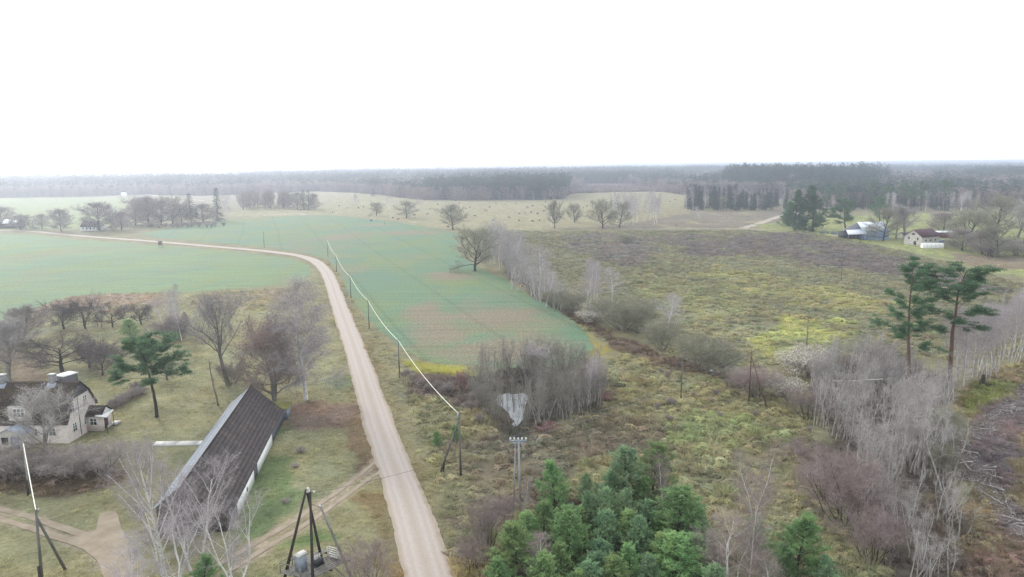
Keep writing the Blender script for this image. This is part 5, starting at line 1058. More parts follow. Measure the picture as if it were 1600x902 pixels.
for k, (px, py, wv, lab) in enumerate(((1288, 365, 5.5, 'grey tarpaulin-covered heap on the lawn near the big farm pines'), (1303, 366, 4.0, 'grey-green tarpaulin-covered heap nearer the blue barn'))):
    g = gp(px, py); gr = np.random.default_rng(k); bm = bmesh.new(); bmesh.ops.create_icosphere(bm, subdivisions=3, radius=1)
    for v in bm.verts: v.co *= 1 + .25 * (gr.random() - .5); v.co.z = max(v.co.z, -.1)
    me = bpy.data.meshes.new('covered_heap'); bm.to_mesh(me); bm.free(); me.materials.append(M_gnet); o = link('covered_heap', me, None, (g[0], g[1], .1)); o.scale = (wv / 2, 1.6, 1.5); tag(o, lab, 'heap')
# --- far farmsteads
g0 = gp(140, 361); fh = thing('farmhouse', 'distant white house with a dark roof under a big round tree', 'house', (g0[0], g0[1] + 4, 0), R(-8)); gable_house(fh, 13, 8, 3.2, 7.0, M_white, M_wood_dark)
for k in range(4): b = MB(); b.box((-4.5 + k * 3, -4.03, 1.8), (1.1, .08, 1.4)); b.build('window', M_glass, fh)
g0 = gp(8, 357); fs = thing('farm_shed', 'distant dark shed with two bright pale roof sheets at the field edge', 'shed', (g0[0], g0[1] + 4, 0), R(6)); gable_house(fs, 20, 9, 3.6, 6.5, M_wood_dark, M_wood_dark); b = MB(); b.slab([(-2, -4.7, 3.75), (3, -4.7, 3.75), (3, -.5, 6.55), (-2, -.5, 6.55)], .05); b.build('roof_sheet', M_roofw, fs); b = MB(); b.slab([(5, -4.7, 3.75), (9, -4.7, 3.75), (9, -1.5, 5.85), (5, -1.5, 5.85)], .05); b.build('roof_sheet', M_roofw, fs)
g0 = gp(211, 303.5); fr = thing('farmhouse', 'very distant red-roofed farmhouse at the forest edge', 'house', (g0[0], g0[1], 0), R(10)); gable_house(fr, 26, 12, 3.5, 8.0, M_plaster_w, mat('faded red roof', S(170, 110, 110), .8, .1, 1)); g0 = gp(194, 306); fr = thing('farm_shed', 'very distant bright white shed beside the red-roofed farmhouse', 'shed', (g0[0], g0[1], 0)); gable_house(fr, 8, 5, 3.2, 5.0, M_white, M_white)
g0 = gp(251, 386); hh = thing('hunting_hide', 'small timber hunting hide standing in the green crop by the road', 'hide', (g0[0], g0[1], 0), R(15)); b = MB(); b.box((0, 0, 2.1), (1.9, 1.9, 1.7)); b.build('cabin', M_wood_grey, hh); b = MB(); b.slab([(-1.2, -1.2, 2.95), (1.2, -1.2, 2.95), (1.2, 1.2, 3.3), (-1.2, 1.2, 3.3)], .1); b.build('roof', M_wood_dark, hh)
for x in (-.8, .8):
    for y in (-.8, .8): b = MB(); b.bar((x * 1.3, y * 1.3, -.2), (x, y, 1.3), .08); b.build('leg', M_wood_grey, hh)
b = MB(); b.box((0, -.97, 2.3), (1.2, .05, .5)); b.build('window', M_glass, hh)

# ------------------------------------------------------------------ cattle on the far pasture
def cow_mesh(head_down):
    bm = bmesh.new(); me = bpy.data.meshes.new('cow')
    V = []; Ed = []; Rd = []
    def chain(pts, start=None):
        prev = start
        for (x, y, z, r) in pts:
            V.append((x, y, z)); Rd.append(r)
            if prev is not None: Ed.append((prev, len(V) - 1))
            prev = len(V) - 1
        return prev
    a = chain([(-.75, 0, 1.15, .28)]); m1 = chain([(-.2, 0, 1.05, .36)], a); m2 = chain([(.45, 0, 1.08, .34)], m1); chain([(.85, 0, 1.2 if not head_down else 1.0, .2), (1.15, 0, 1.35 if not head_down else .5, .15), (1.45, 0, 1.2 if not head_down else .2, .10)], m2)
    for y in (-.22, .22): chain([(-.78, y, .75, .15), (-.85, y, .42, .08), (-.78, y, .0, .06)], a); chain([(.5, y, .7, .13), (.52, y, .38, .07), (.5, y, .0, .06)], m2)
    chain([(-1.05, 0, 1.0, .05), (-1.1, 0, .5, .04)], a)
    me.from_pydata(V, Ed, []); o = bpy.data.objects.new('cow_source', me); COL.objects.link(o); md = o.modifiers.new('s', 'SKIN'); o.modifiers.new('d', 'SUBSURF').levels = 1
    for k, d in enumerate(me.skin_vertices[0].data): d.radius = (Rd[k], Rd[k]); d.use_root = (k == 0)
    bpy.context.view_layer.update(); dg = bpy.context.evaluated_depsgraph_get(); out = bpy.data.meshes.new_from_object(o.evaluated_get(dg)); bpy.data.objects.remove(o); out.materials.clear(); out.materials.append(M_cow); return out
M_cow = mat('dark cattle hide', S(64, 54, 50), .9, .3, 2, rnd=.35)
COWS = [cow_mesh(True), cow_mesh(False)]
CP = [(560, 325), (568, 323), (542, 325), (580, 345), (668, 335), (690, 334), (651, 330), (648, 336), (683, 310), (712, 314), (664, 314), (614, 341), (622, 343), (684, 320), (734, 324), (724, 331), (700, 355), (728, 326), (811, 334), (820, 333), (830, 332), (840, 334), (832, 346), (843, 345), (811, 345), (824, 324), (832, 322), (806, 318), (878, 319), (880, 316), (875, 340), (900, 328), (912, 325), (917, 322), (853, 316), (986, 316), (1047, 315), (1055, 312), (760, 330), (765, 324), (757, 328), (775, 318), (795, 340), (784, 312), (520, 332), (530, 322), (850, 330), (865, 326), (615, 322), (672, 327), (702, 337), (742, 338), (718, 318), (770, 345)]
for k, (px, py) in enumerate(CP):
    g = gp(px, py + 1.0); o = link('cow', COWS[k % 2], None, (g[0], g[1], 0), k * 2.4); o.scale = (1.05, 1.05, 1.05); tag(o, 'dark cow grazing on the pale far pasture', 'cow', 'dark cattle spread over the far pasture')

# ------------------------------------------------------------------ single trees
T = plant
T('yard pine', 245, 652, 522, 'pine_tree', 'broad-crowned pine with a bare dark trunk in the yard between house and barn', wpx=92, rot=2.4)
T('ash', 357, 602, 452, 'ash_tree', 'bare upright tree with a bushy foot behind the barn', var=0, wpx=90)
T('rust oak', 428, 630, 488, 'oak_tree', 'twin-stemmed bare oak with rusty clinging leaves behind the barn', wpx=86)
T('big birch', 478, 624, 428, 'birch_tree', 'tall dense bare birch beside the straight gravel road', var=0, wpx=96, rot=2.6)
def snag():
    g = gp(341, 634); h = hgt(g, 555); o = thing('lopped_tree', 'slim lopped trunk with almost no branches standing before the barn gable', 'tree', (g[0], g[1], -.1)); gg = np.random.default_rng(3)
    P = path(gg, (0, 0, 0), (-.14, 0, 1), h, 8, .05, .02); b = MB(); b.tube(P, .17 * np.linspace(1.1, .4, 9), 7)
    for k in range(14): p, d = at(P, .35 + .6 * gg.random()); b.tube(path(gg, p, side(gg, d, 1.0), .35 + .5 * gg.random(), 2, .2, .1), [.05, .03, .01], 4)
    b.build('trunk', M_bk_grey, o)
snag()
for bx, by, ty, wp, var, lab in [(97, 580, 516, 92, 0, 'widest dark apple tree of the orchard behind the house'), (140, 575, 528, 50, 2, 'dark apple tree crowding against the widest orchard crown'), (160, 586, 530, 52, 1, 'low forked apple tree before the yard pine'), (183, 566, 537, 44, 2, 'crooked apple tree half hidden by the yard pine'), (261, 593, 556, 40, 0, 'small apple tree with a bent trunk just beyond the yard pine crown'),
                              (101, 514, 468, 50, 1, 'loose grey orchard tree at the upper edge near the crop'), (135, 513, 462, 56, 1, 'many-stemmed orchard tree in the upper row'), (176, 511, 474, 40, 0, 'open-crowned orchard tree in the middle of the upper row'), (221, 507, 470, 40, 2, 'small leaning orchard tree at the end of the upper row')]:
    T('apple', bx, by, ty, 'apple_tree', lab, 'bare orchard trees behind the house', var=var, wpx=wp)
T('alder', 153, 512, 448, 'alder_tree', 'first of two straight slim trees in the upper orchard row', 'orchard saplings', var=0); T('alder', 159, 511, 452, 'alder_tree', 'second of two straight slim trees in the upper orchard row', 'orchard saplings', var=1)
T('young pine', 205, 527, 498, 'pine_tree', 'small light green pine in the orchard', wpx=30)
for bx, by, ty, lab in [(258, 521, 466, 'slim white birch leaning outward at the orchard edge'), (267, 522, 452, 'slim white birch second in the orchard edge cluster'), (276, 530, 444, 'tallest slim white birch of the orchard edge cluster'), (284, 532, 450, 'slim white birch closest to the barn in the orchard edge cluster'), (233, 502, 470, 'thin pale birch standing apart from the orchard edge cluster')]:
    T('birch', bx, by, ty, 'birch_tree', lab, 'birches at the orchard edge', wpx=22)
T('spruce', 291, 520, 488, 'spruce_tree', 'dark round evergreen behind the orchard birches', wpx=20); T('dark bush', 262, 528, 500, 'bush', 'dark bush at the foot of the orchard birches', cat='bush', wpx=50); T('dark bush', 281, 530, 490, 'bush', 'dense dark bush between the white orchard birches', cat='bush', wpx=34)
T('ash', 14, 596, 500, 'ash_tree', 'bare reddish tree behind the house chimney', var=1, wpx=75); T('round tree', 36, 536, 478, 'broadleaf_tree', 'loose bare tree beyond the house at the crop edge', wpx=60); T('round tree', -12, 560, 500, 'broadleaf_tree', 'bare tree at the frame edge beyond the house', wpx=60)
T('ash', 66, 734, 604, 'broadleaf_tree', 'grey twiggy tree standing close before the house front', var=0, wpx=92)
for bx, by, ty, wp, lab in [(14, 748, 696, 96, 'wide dark bush below the outhouse door'), (56, 746, 704, 66, 'dark bush between the pale pole and the twiggy tree'), (112, 746, 700, 76, 'dull brown bush below the house gable'), (156, 738, 692, 76, 'dark rounded bush ending the row below the house gable')]: T('dark bush', bx, by, ty, 'bush', lab, 'dark bushes below the house', cat='bush', wpx=wp)
for k in range(6): T('dark bush', 178 + k * 8, 639 - k * 4.6, 624 - k * 4.2, 'bush', 'low clipped brown bush in the short row behind the porch', 'low brown bush row behind the porch', cat='bush', wpx=22)
T('dark bush', 212, 612, 596, 'bush', 'small dark bush just under the yard pine crown', cat='bush', wpx=20); T('dark bush', 362, 600, 566, 'bush', 'grey shoots around the foot of the upright tree', cat='bush', wpx=40)
T('near birch', 258, 905, 676, 'birch_tree', 'tallest near birch with a white leaning trunk beside the driveway', var=0, wpx=92, rot=1.0)
T('near birch', 306, 908, 724, 'birch_tree', 'many-stemmed white birch in front of the barn roof', var=1, wpx=116, rot=.4); T('near birch', 272, 940, 790, 'birch_tree', 'low forked white birch at the bottom edge before the barn', var=2, wpx=100); T('near birch', 366, 934, 776, 'birch_tree', 'pale thin birch beside the barn corner nearest the track', var=2, wpx=90, rot=2.0); T('near birch', 200, 960, 850, 'birch_tree', 'grey twiggy birch at the driveway mouth', var=1, wpx=90)
T('young pine', 318, 940, 868, 'pine_tree', 'small green pine at the feet of the near birches', wpx=52)
T('red bush', 574, 925, 846, 'bush', 'twiggy mauve bush on the road verge beside the transformer stage', cat='bush', wpx=66)
T('young pine', 684, 699, 673, 'pine_tree', 'tiny pine on the verge before the propped pole', wpx=18); T('young pine', 713, 690, 664, 'pine_tree', 'tiny pine standing behind the propped pole', wpx=18)
T('scarlet bush', 724, 612, 578, 'bush', 'narrow red-leaved bush at the pond grove corner', cat='bush', wpx=20); T('scarlet bush', 857, 676, 660, 'bush', 'low red-leaved bush under the twin wires', cat='bush', wpx=36); T('scarlet bush', 945, 628, 612, 'bush', 'small red-leaved bush at the far grove corner', cat='bush', wpx=24)
T('red bush', 762, 856, 780, 'bush', 'purple-twigged bush between the road and the young pines', cat='bush', wpx=70); T('red bush', 738, 890, 838, 'bush', 'low purple-twigged bush on the verge below the young pines', cat='bush', wpx=46); T('red bush', 792, 815, 778, 'bush', 'small purple-twigged bush beside the concrete pole', cat='bush', wpx=46)
# --- grove round the pond
rg_ = np.random.default_rng(11)
PV = W2([(774, 616), (830, 612), (828, 645), (818, 676), (798, 690), (780, 655)])   # the open side of the pond
GR = W2([(735, 606), (745, 590), (800, 574), (880, 573), (945, 592), (950, 618), (940, 640), (872, 668), (830, 672), (800, 664), (770, 648), (750, 634)])
q = in_poly(GR, .5, 12); q = q[~blocked(q)]; q = q[(poly_sd(q[:, 0], q[:, 1], PV) < 0) | (rg_.random(len(q)) < .12)]; q = q[rg_.permutation(len(q))[:100]]
for k, (x, y) in enumerate(q):
    edge = poly_sd(np.array([x]), np.array([y]), GR)[0]; kd = 'grove alder'
    T(kd, 0, 0, 0, 'sapling_tree', 'slim bare grey sapling in the dense grove round the pond', 'saplings of the pond grove', pos=(x, y), h=(6.5 + 3.5 * rg_.random()) * (.85 if edge < 2 else 1), wide=1.35)
for k in range(9):
    p = gp((783, 789, 795, 801, 809, 815, 820, 824, 828)[k] + rg_.normal(), (662, 668, 672, 678, 676, 672, 666, 660, 652)[k] + rg_.normal()); T('grove alder', 0, 0, 0, 'sapling_tree', 'slim bare grey sapling in the dense grove round the pond', 'saplings of the pond grove', pos=(p[0], p[1]), h=3.0 + 2 * rg_.random(), wide=.9)
for k in range(18):
    p = gp(774 + 50 * rg_.random(), 624 + 26 * rg_.random()); T('grove alder', 0, 0, 0, 'sapling_tree', 'slim bare grey sapling in the dense grove round the pond', 'saplings of the pond grove', pos=(p[0], p[1]), h=3.4 + 3.0 * rg_.random(), wide=.8)
for k in range(20):
    p = gp(742 + k * 1.8 + rg_.random() * 3, 634 + k * 1.3 + rg_.normal() * 3); T('grove alder', 0, 0, 0, 'sapling_tree', 'slim bare grey sapling in the dense grove round the pond', 'saplings of the pond grove', pos=(p[0], p[1]), h=3.5 + 3 * rg_.random(), wide=1.2)
for bx, by, ty in ((918, 634, 555), (930, 628, 548), (921, 632, 565), (938, 622, 560)): T('birch', bx, by, ty, 'birch_tree', 'white-stemmed birch at the far end of the pond grove', 'white birches of the pond grove', wpx=20)
T('ash', 842, 606, 540, 'broadleaf_tree', 'brownish round crown rising from the middle of the pond grove', wpx=74)
for k in range(16): u = rg_.random(); p = gp(630 + u * 130, 588 + u * 58 + rg_.normal() * 12); T('dark bush', 0, 0, 0, 'bush', 'low brown bush in the brushy strip along the crop end', 'brown bushes by the cable pole', cat='bush', pos=(p[0], p[1]), h=1.2 + rg_.random() * 1.1)
# --- hedgerow along the ditch
HR = W2([(772, 384), (790, 408), (806, 430), (830, 452), (852, 468), (882, 484)])
HL = np.concatenate([[0], np.cumsum(np.linalg.norm(np.diff(HR, axis=0), axis=1))])
for k in range(96):
    s = HL[-1] * (k + rg_.random()) / 96; p = np.array([np.interp(s, HL, HR[:, 0]), np.interp(s, HL, HR[:, 1])]) + rg_.normal(size=2) * [3.2, 1.5]
    T('birch' if k % 6 == 2 else ('stem clump' if k % 2 else 'alder'), 0, 0, 0, 'birch_tree' if k % 6 == 2 else 'alder_tree', 'white birch among the grey hedgerow trees along the ditch' if k % 6 == 2 else 'slim grey tree in the dense hedgerow along the ditch', 'hedgerow trees along the ditch', pos=p, h=(15 - 5 * s / HL[-1]) * (.75 + .4 * rg_.random()), wide=1.5)
for bx, by, ty, wp, lab in ((842, 461, 380, 34, 'broad pale birch standing out of the hedgerow'), (802, 428, 362, 30, 'thin pale birch with a bare top in the hedgerow'), (914, 490, 408, 30, 'white birch leaning outward in the ditch bend group'), (921, 488, 402, 26, 'straight white birch in the middle of the ditch bend group'), (925, 487, 410, 26, 'second straight white birch of the ditch bend group'), (934, 482, 406, 26, 'third white birch of the ditch bend group'), (955, 474, 418, 40, 'forked white birch behind the round willow'), (1040, 530, 456, 42, 'lone forked white birch in the ditch bushes')): T('birch', bx, by, ty, 'birch_tree', lab, None, wpx=wp)
for bx, by, ty, wp, lab in ((972, 516, 462, 84, 'large round grey willow bush by the ditch bend'), (1000, 520, 480, 50, 'smaller grey willow bush leaning on the large one'), (1034, 548, 500, 54, 'greyish willow bush under the lone forked birch'), (1096, 580, 524, 84, 'wide drooping grey willow bush at the ditch end'), (1125, 585, 545, 60, 'low grey willow bush beside the wide drooping one'), (895, 492, 458, 46, 'brownish willow bush among the ditch birches'), (866, 482, 452, 36, 'dull willow bush in the hedgerow foot'), (868, 480, 470, 36, 'low rounded bush at the crop corner'), (980, 380, 366, 50, 'low dull bush in the near heath edge')): T('willow', bx, by, ty, 'willow_bush', lab, None, cat='bush', wpx=wp)
for bx, by, ty, wp, lab in ((935, 500, 470, 34, 'pale seed-fluffed shrub beside the ditch birches'), (922, 506, 486, 34, 'low pale fluffed shrub on the crop side of the ditch'), (1250, 590, 552, 60, 'pale fluffed shrub at the corner of the tall thicket'), (1224, 622, 590, 50, 'pale fluffed shrub in front of the dark red bush'), (1266, 572, 540, 50, 'pale fluffed shrub touching the yellow weeds')): T('fluff bush', bx, by, ty, 'bush', lab, None, cat='bush', wpx=wp)
for bx, by, ty, wp, lab in ((1184, 622, 574, 60, 'dark red-brown bush behind the red-brown pole'), (1162, 606, 574, 56, 'dull red bush at the willow end'), (1262, 655, 605, 60, 'dark red bush at the thicket corner'), (1318, 815, 715, 130, 'big round mauve bush right of the young pines'), (1290, 780, 722, 80, 'mauve bush behind the big round mauve bush'), (1362, 880, 800, 90, 'wide mauve bush below the thicket stems'), (1250, 720, 690, 50, 'low reddish bush in the scrub before the thicket')): T('red bush', bx, by, ty, 'bush', lab, None, cat='bush', wpx=wp)
for k in range(30): p = gp(1010 + rg_.random() * 260, 570 + rg_.random() * 110); T('dark bush', 0, 0, 0, 'bush', 'low grey-brown bush scattered in the pale scrub', 'low bushes in the scrub', cat='bush', pos=(p[0], p[1]), h=.8 + rg_.random() * .8)
# --- young pine stand
YP = [(868, 800, 718, 44, 'light green young pine at the outer back of the stand', 0), (916, 790, 741, 26, 'small dark pointed young pine behind the stand', 1), (972, 790, 697, 62, 'broad dark double-crowned young pine at the back', 1), (1018, 784, 690, 60, 'tallest young pine at the back beside the grey birch', 0), (1004, 800, 745, 30, 'bright narrow young pine below the tallest one', 0), (851, 856, 777, 46, 'dark young pine on the pole side of the stand', 0), (889, 886, 788, 66, 'big yellowish-green young pine on the road side', 0), (920, 836, 768, 32, 'slender young pine behind the yellowish one', 1), (946, 836, 760, 34, 'pale bluish young pine in the middle back', 1), (972, 842, 764, 40, 'bluish young pine in the stand centre', 1), (948, 866, 795, 42, 'dark bluish young pine in front of the centre', 1), (998, 880, 804, 42, 'pointed bluish young pine right of the centre', 1), (1058, 866, 766, 84, 'largest round green young pine at the open side', 0), (812, 908, 812, 66, 'big green young pine nearest the road', 0), (940, 900, 842, 44, 'short bluish young pine in the front row', 1), (1064, 925, 838, 78, 'bright green young pine in front of the largest round one', 0), (920, 940, 874, 56, 'low green young pine at the bottom of the stand', 1), (962, 940, 866, 46, 'green young pine at the bottom beside the small forked one', 0), (1010, 935, 868, 38, 'small forked pale young pine at the bottom', 1), (1178, 872, 805, 40, 'young pine under the twin-stemmed red birch', 1), (1244, 905, 798, 68, 'dense bluish-green young pine in front of the big mauve bush', 0), (1218, 915, 850, 36, 'small bluish young pine beside the dense one', 1), (1290, 935, 868, 40, 'small young pine in front of the wide mauve bush', 1), (1088, 850, 785, 44, 'dull young pine tucked behind the largest round one', 1), (872, 850, 800, 36, 'bluish young pine between the dark and the yellowish ones', 1), (905, 842, 790, 34, 'greenish young pine behind the yellowish pine shoulder', 0), (850, 945, 868, 54, 'green young pine at the bottom edge near the road', 0), (780, 945, 876, 50, 'outermost green young pine at the bottom edge', 0), (1030, 850, 800, 36, 'shaded young pine between the bluish and the round ones', 0), (985, 920, 850, 40, 'shaded young pine low in the front row', 0), (900, 950, 885, 44, 'shaded young pine at the very bottom', 0), (1112, 960, 880, 50, 'young pine at the bottom beside the multi-stemmed red birch', 1), (828, 868, 800, 44, 'green young pine filling the road-side shoulder of the stand', 0), (985, 862, 795, 40, 'green young pine between the pointed and the bluish ones', 0), (930, 918, 860, 46, 'bluish young pine behind the short front one', 1), (1040, 905, 830, 50, 'green young pine between the largest round one and the front row', 0), (868, 925, 850, 50, 'dark young pine between the two road-side giants', 0), (1010, 850, 782, 40, 'dark young pine directly under the grey birch', 1), (1090, 900, 835, 44, 'green young pine at the outer foot of the largest round one', 0), (950, 800, 735, 40, 'dark young pine behind the pale middle one', 1)]
for bx, by, ty, wp, lab, v in YP: T('blue pine' if v else 'young pine', bx, by, ty, 'pine_tree', lab, 'young pine stand', wpx=wp * 1.08)
for bx, by, ty, wp, v, lab in ((1036, 800, 714, 46, 2, 'greyish birch beside the tallest young pine'), (1178, 820, 688, 70, 0, 'twin-stemmed birch with a tall mauve crown'), (1138, 925, 792, 80, 1, 'multi-stemmed white birch with mauve twigs at the bottom edge'), (1168, 940, 770, 56, 2, 'single-stemmed mauve birch beside the multi-stemmed one'), (842, 930, 838, 46, 2, 'small bare birch in the front of the young pines'), (818, 806, 742, 24, 2, 'thin bare sapling beside the concrete pole'), (1105, 900, 826, 60, 1, 'grey twiggy sapling between the bright pine and the white birch'), (1210, 950, 868, 60, 2, 'mauve sapling at the bottom under the dense pine')): T('red birch', bx, by, ty, 'birch_tree', lab, None, var=v, wpx=wp)
# --- tall thicket, birch row and the two tall pines
T('tall pine', 1418, 612, 408, 'pine_tree', 'tall straight orange-trunked pine rising from the bare thicket', var=0, wpx=92); T('tall pine', 1482, 606, 409, 'pine_tree', 'tall pine with a wide flat wind-swept top beside the straight one', var=1, wpx=112, rot=0.2)
TK = W2([(1268, 592), (1300, 565), (1380, 560), (1440, 590), (1478, 620), (1490, 680), (1486, 760), (1500, 830), (1500, 960), (1440, 960), (1392, 860), (1340, 760), (1296, 690), (1268, 640)])
q = in_poly(TK, .25, 14); q = q[rg_.permutation(len(q))[:150]]
for x, y in q:
    kd = 'stem clump' if rg_.random() < .6 else 'alder'; lo = y < 85
    T(kd, 0, 0, 0, 'alder_tree', 'slim bare grey alder in the dense thicket below the two tall pines', 'alders of the tall thicket', pos=(x, y), h=(8 + 4.0 * rg_.random()) * (.62 if lo else 1) * (.7 if y > 112 else 1), wide=1.25)
for k in range(54):
    u = (k + rg_.random()) / 54; p = gp(1484 + u * 150, 604 - u * 62 + rg_.normal() * 7); T('row birch', 0, 0, 0, 'birch_tree', 'white-stemmed birch in the mauve row beyond the tall pines', 'white birches of the row', pos=(p[0], p[1]), h=13.5 + 3 * rg_.random(), wide=1.1)
for bx, by, ty, wp, lab in ((1530, 580, 484, 22, 'bright white bare birch stem standing before the birch row'), (1506, 604, 545, 26, 'broken pale birch stem at the near end of the birch row'), (1392, 606, 568, 26, 'small dark bare tree in front of the straight pine'), (1402, 602, 575, 20, 'second small dark bare tree in front of the straight pine')): T('birch' if bx > 1450 else 'ash', bx, by, ty, 'birch_tree' if bx > 1450 else 'broadleaf_tree', lab, None, wpx=wp)
for bx, by, ty, wp in ((1462, 720, 632, 60), (1440, 690, 640, 50), (1470, 760, 690, 44), (1480, 700, 650, 40)): T('willow', bx, by, ty, 'willow_bush', 'pale green-grey willow at the clearing side of the thicket', 'willows at the clearing', cat='bush', wpx=wp)
def stump(px, py, lab, s=1.0):
    g = gp(px, py); gg = np.random.default_rng(int(px)); o = thing('tree_stump', lab, 'stump', (g[0], g[1], 0)); b = MB(); b.tube([(0, 0, -.2), (.1, 0, .7 * s), (.25, .1, 1.7 * s)], [.45 * s, .36 * s, .25 * s], 8); b.build('trunk', M_wood_dark, o); b = MB()
    for k in range(7): a = k * .9; b.tube(path(gg, (math.cos(a) * .3, math.sin(a) * .3, .1), (math.cos(a), math.sin(a), .1 * gg.normal()), 1.4 * s, 4, .3, -.05), [.16 * s, .12 * s, .08 * s, .05 * s, .02], 5)
    b.build('root', M_wood_dark, o)
stump(1534, 602, 'dark upturned tree stump at the edge of the clearing', 1.3)
# --- felled wood on the clearing
M_slash = mat('bleached slash', S(208, 200, 196, 1.25), .9, 0, 2, S(140, 130, 126, 1.1), rnd=.2); BR = W2([(1520, 668), (1545, 645), (1600, 610), (1640, 600), (1640, 630), (1590, 650), (1548, 680), (1520, 690)]); BR2 = W2([(1485, 690), (1515, 685), (1545, 730), (1590, 800), (1640, 860), (1600, 860), (1550, 800), (1500, 735)])
def slash(name, P, n, seed):
    gg = np.random.default_rng(seed); q = in_poly(P, 3, seed); q = q[gg.permutation(len(q))[:n]]; b = MB()
    for x, y in q:
        a = gg.normal() * 1.0 + 2.4; L = .4 + 1.6 * gg.random() ** 2; z = .08 + .45 * gg.random(); P_ = path(gg, (x, y, z), (math.cos(a), math.sin(a), gg.normal() * .25), L, 3, .18, -.02); b.tube(P_, np.array([1, .85, .6, .25]) * (.03 + .06 * gg.random()), 3, False)
    tag(b.build(name, M_slash), kind='stuff')
slash('felling_debris', BR, 2400, 5); slash('felling_debris', BR2, 2400, 6)
gg = np.random.default_rng(9)
for k in range(34):
    P = BR if k % 2 else BR2; q = in_poly(P, .8, 100 + k); x, y = q[len(q) // 2]; a = 2.4 + gg.normal() * .5; L = 2 + 2.5 * gg.random(); b = MB(); b.tube(path(gg, (-L / 2, 0, .25), (1, 0, gg.normal() * .12), L, 4, .07, 0), np.linspace(.11, .06, 5), 7); o = b.build('log', M_slash, None, (x, y, .15), a); tag(o, 'bleached log lying in the felling debris of the clearing', 'log', 'logs on the clearing')
for px, py, tp, wp, lab in ((469, 706, 699, 17, 'small dark brush heap on the grass nearest the barn annex'), (461, 730, 724, 19, 'low dark brush heap on the grass between barn and road'), (446, 785, 779, 14, 'dark round brush heap above the earth track')): T('dark bush', px, py, tp, 'brush_heap', lab, None, cat='brush', wpx=wp)
g = gp(1345, 640); b = MB(); b.tube(path(np.random.default_rng(2), (-5.5, 0, 5.6), (1, .1, -.10), 11.0, 7, .06, -.0), np.linspace(.06, .14, 8), 7)
for k in range(7): b.tube(path(np.random.default_rng(20 + k), (-5.2 + k * .9, 0, 5.55 - k * .08), (-.6, .5 * (-1) ** k, .35), 1.3, 3, .15, 0), [.035, .028, .018, .008], 4)
tag(b.build('leaning_birch', M_bk_pale, None, (g[0], g[1], 0)), 'white birch stem fallen level across the top of the dense thicket', 'tree')
g = gp(1112, 586); o = thing('marker_box', 'small white marker box at the foot of the wide drooping willow', 'box', (g[0], g[1], 0)); b = MB(); b.bar((0, 0, -.2), (0, 0, .7), .06); b.build('post', M_wood_grey, o); b = MB(); b.box((0, 0, .95), (.6, .4, .55)); b.build('body', M_white, o); b = MB(); b.box((0, 0, 1.25), (.7, .5, .06)); b.build('lid', M_metal, o)
g = gp(1546, 393); o = thing('water_tank', 'orange-brown tank on a low stand in the farm garden', 'tank', (g[0], g[1], 0), .2); b = MB(); b.tube([(-1.5, 0, 1.5), (-1.3, 0, 1.5), (1.3, 0, 1.5), (1.5, 0, 1.5)], [.5, 1.0, 1.0, .5], 12); b.build('body', mat('orange paint', S(206, 150, 118, 1.3), .6, .15, 1), o); b = MB(); b.box((-.8, 0, .3), (.3, 1.4, .6)); b.build('stand', M_wood_dark, o); b = MB(); b.box((.8, 0, .3), (.3, 1.4, .6)); b.build('stand', M_wood_dark, o)

# ------------------------------------------------------------------ trees across the fields
for bx, by, ty, wp, lab in ((742, 424, 353, 66, 'dark round bare oak standing alone at the crop edge'), (708, 359, 319, 40, 'bare oak on the pasture edge behind the crop tip'), (635, 341, 313, 32, 'bare oak in the middle of the far pasture'), (588, 338, 315, 20, 'smallest bare oak on the far pasture'), (942, 357, 311, 40, 'dark bare oak beside the far birch copse'), (968, 356, 314, 30, 'dark bare oak in front of the far birch copse'), (898, 348, 317, 26, 'round bare oak alone beyond the heath'), (867, 357, 313, 24, 'upright bare oak beyond the hedgerow end')): T('oak', bx, by, ty, 'oak_tree', lab, None, wpx=wp)
for bx, by, ty, lab in ((560, 325, 303, 'palest thin birch on the far pasture'), (608, 327, 306, 'pale thin birch between two pasture oaks'), (655, 326, 309, 'pale round birch behind the middle pasture oak'), (861, 355, 316, 'pale birch next to the upright oak'), (1093, 343, 322, 'small pale birch on the bare rise before the plantation')): T('birch', bx, by, ty, 'birch_tree', lab, None, wpx=16)
for k in range(46):
    p = gp(952 + rg_.random() * 78, 322 + rg_.random() * 32); T('birch', 0, 0, 0, 'birch_tree', 'slim white birch in the far copse beyond the heath', 'birches of the far copse', pos=(p[0], p[1]), h=15 + 5 * rg_.random(), wide=1.0)
# plantation of dark conifers
for k in range(120):
    row = k % 4; bx = 1072 + rg_.random() * 158; p = gp(bx, 329.5 - row * 2.2 - rg_.random() * 1.5); T('birch' if (row == 0 and rg_.random() < .25) else 'spruce', 0, 0, 0, 'spruce_tree' if True else '', 'dark conifer in the dense plantation beyond the heath', 'plantation conifers', pos=(p[0], p[1]), h=(20 if bx < 1150 else 16) * (.8 + .4 * rg_.random()), wide=1.15)
for k in range(90):
    bx = 1290 + rg_.random() * 240; p = gp(bx, 331 - rg_.random() * 7 - (1500 - bx) * .004); kd = ('spruce', 'tall pine', 'spruce', 'birch')[k % 4] if bx < 1480 else ('birch', 'spruce', 'round tree', 'birch')[k % 4]
    T(kd, 0, 0, 0, {'spruce': 'spruce_tree', 'tall pine': 'pine_tree', 'birch': 'birch_tree', 'round tree': 'broadleaf_tree'}[kd], {'spruce': 'dark spruce in the wood edge behind the farm', 'tall pine': 'tall pine in the wood edge behind the farm', 'birch': 'pale birch in the wood edge behind the farm', 'round tree': 'bare broadleaf in the wood edge behind the farm'}[kd], 'wood edge behind the farm', pos=(p[0], p[1]), h={'spruce': 15, 'tall pine': 22, 'birch': 15, 'round tree': 13}[kd] * (.75 + .5 * rg_.random()), wide=1.2)
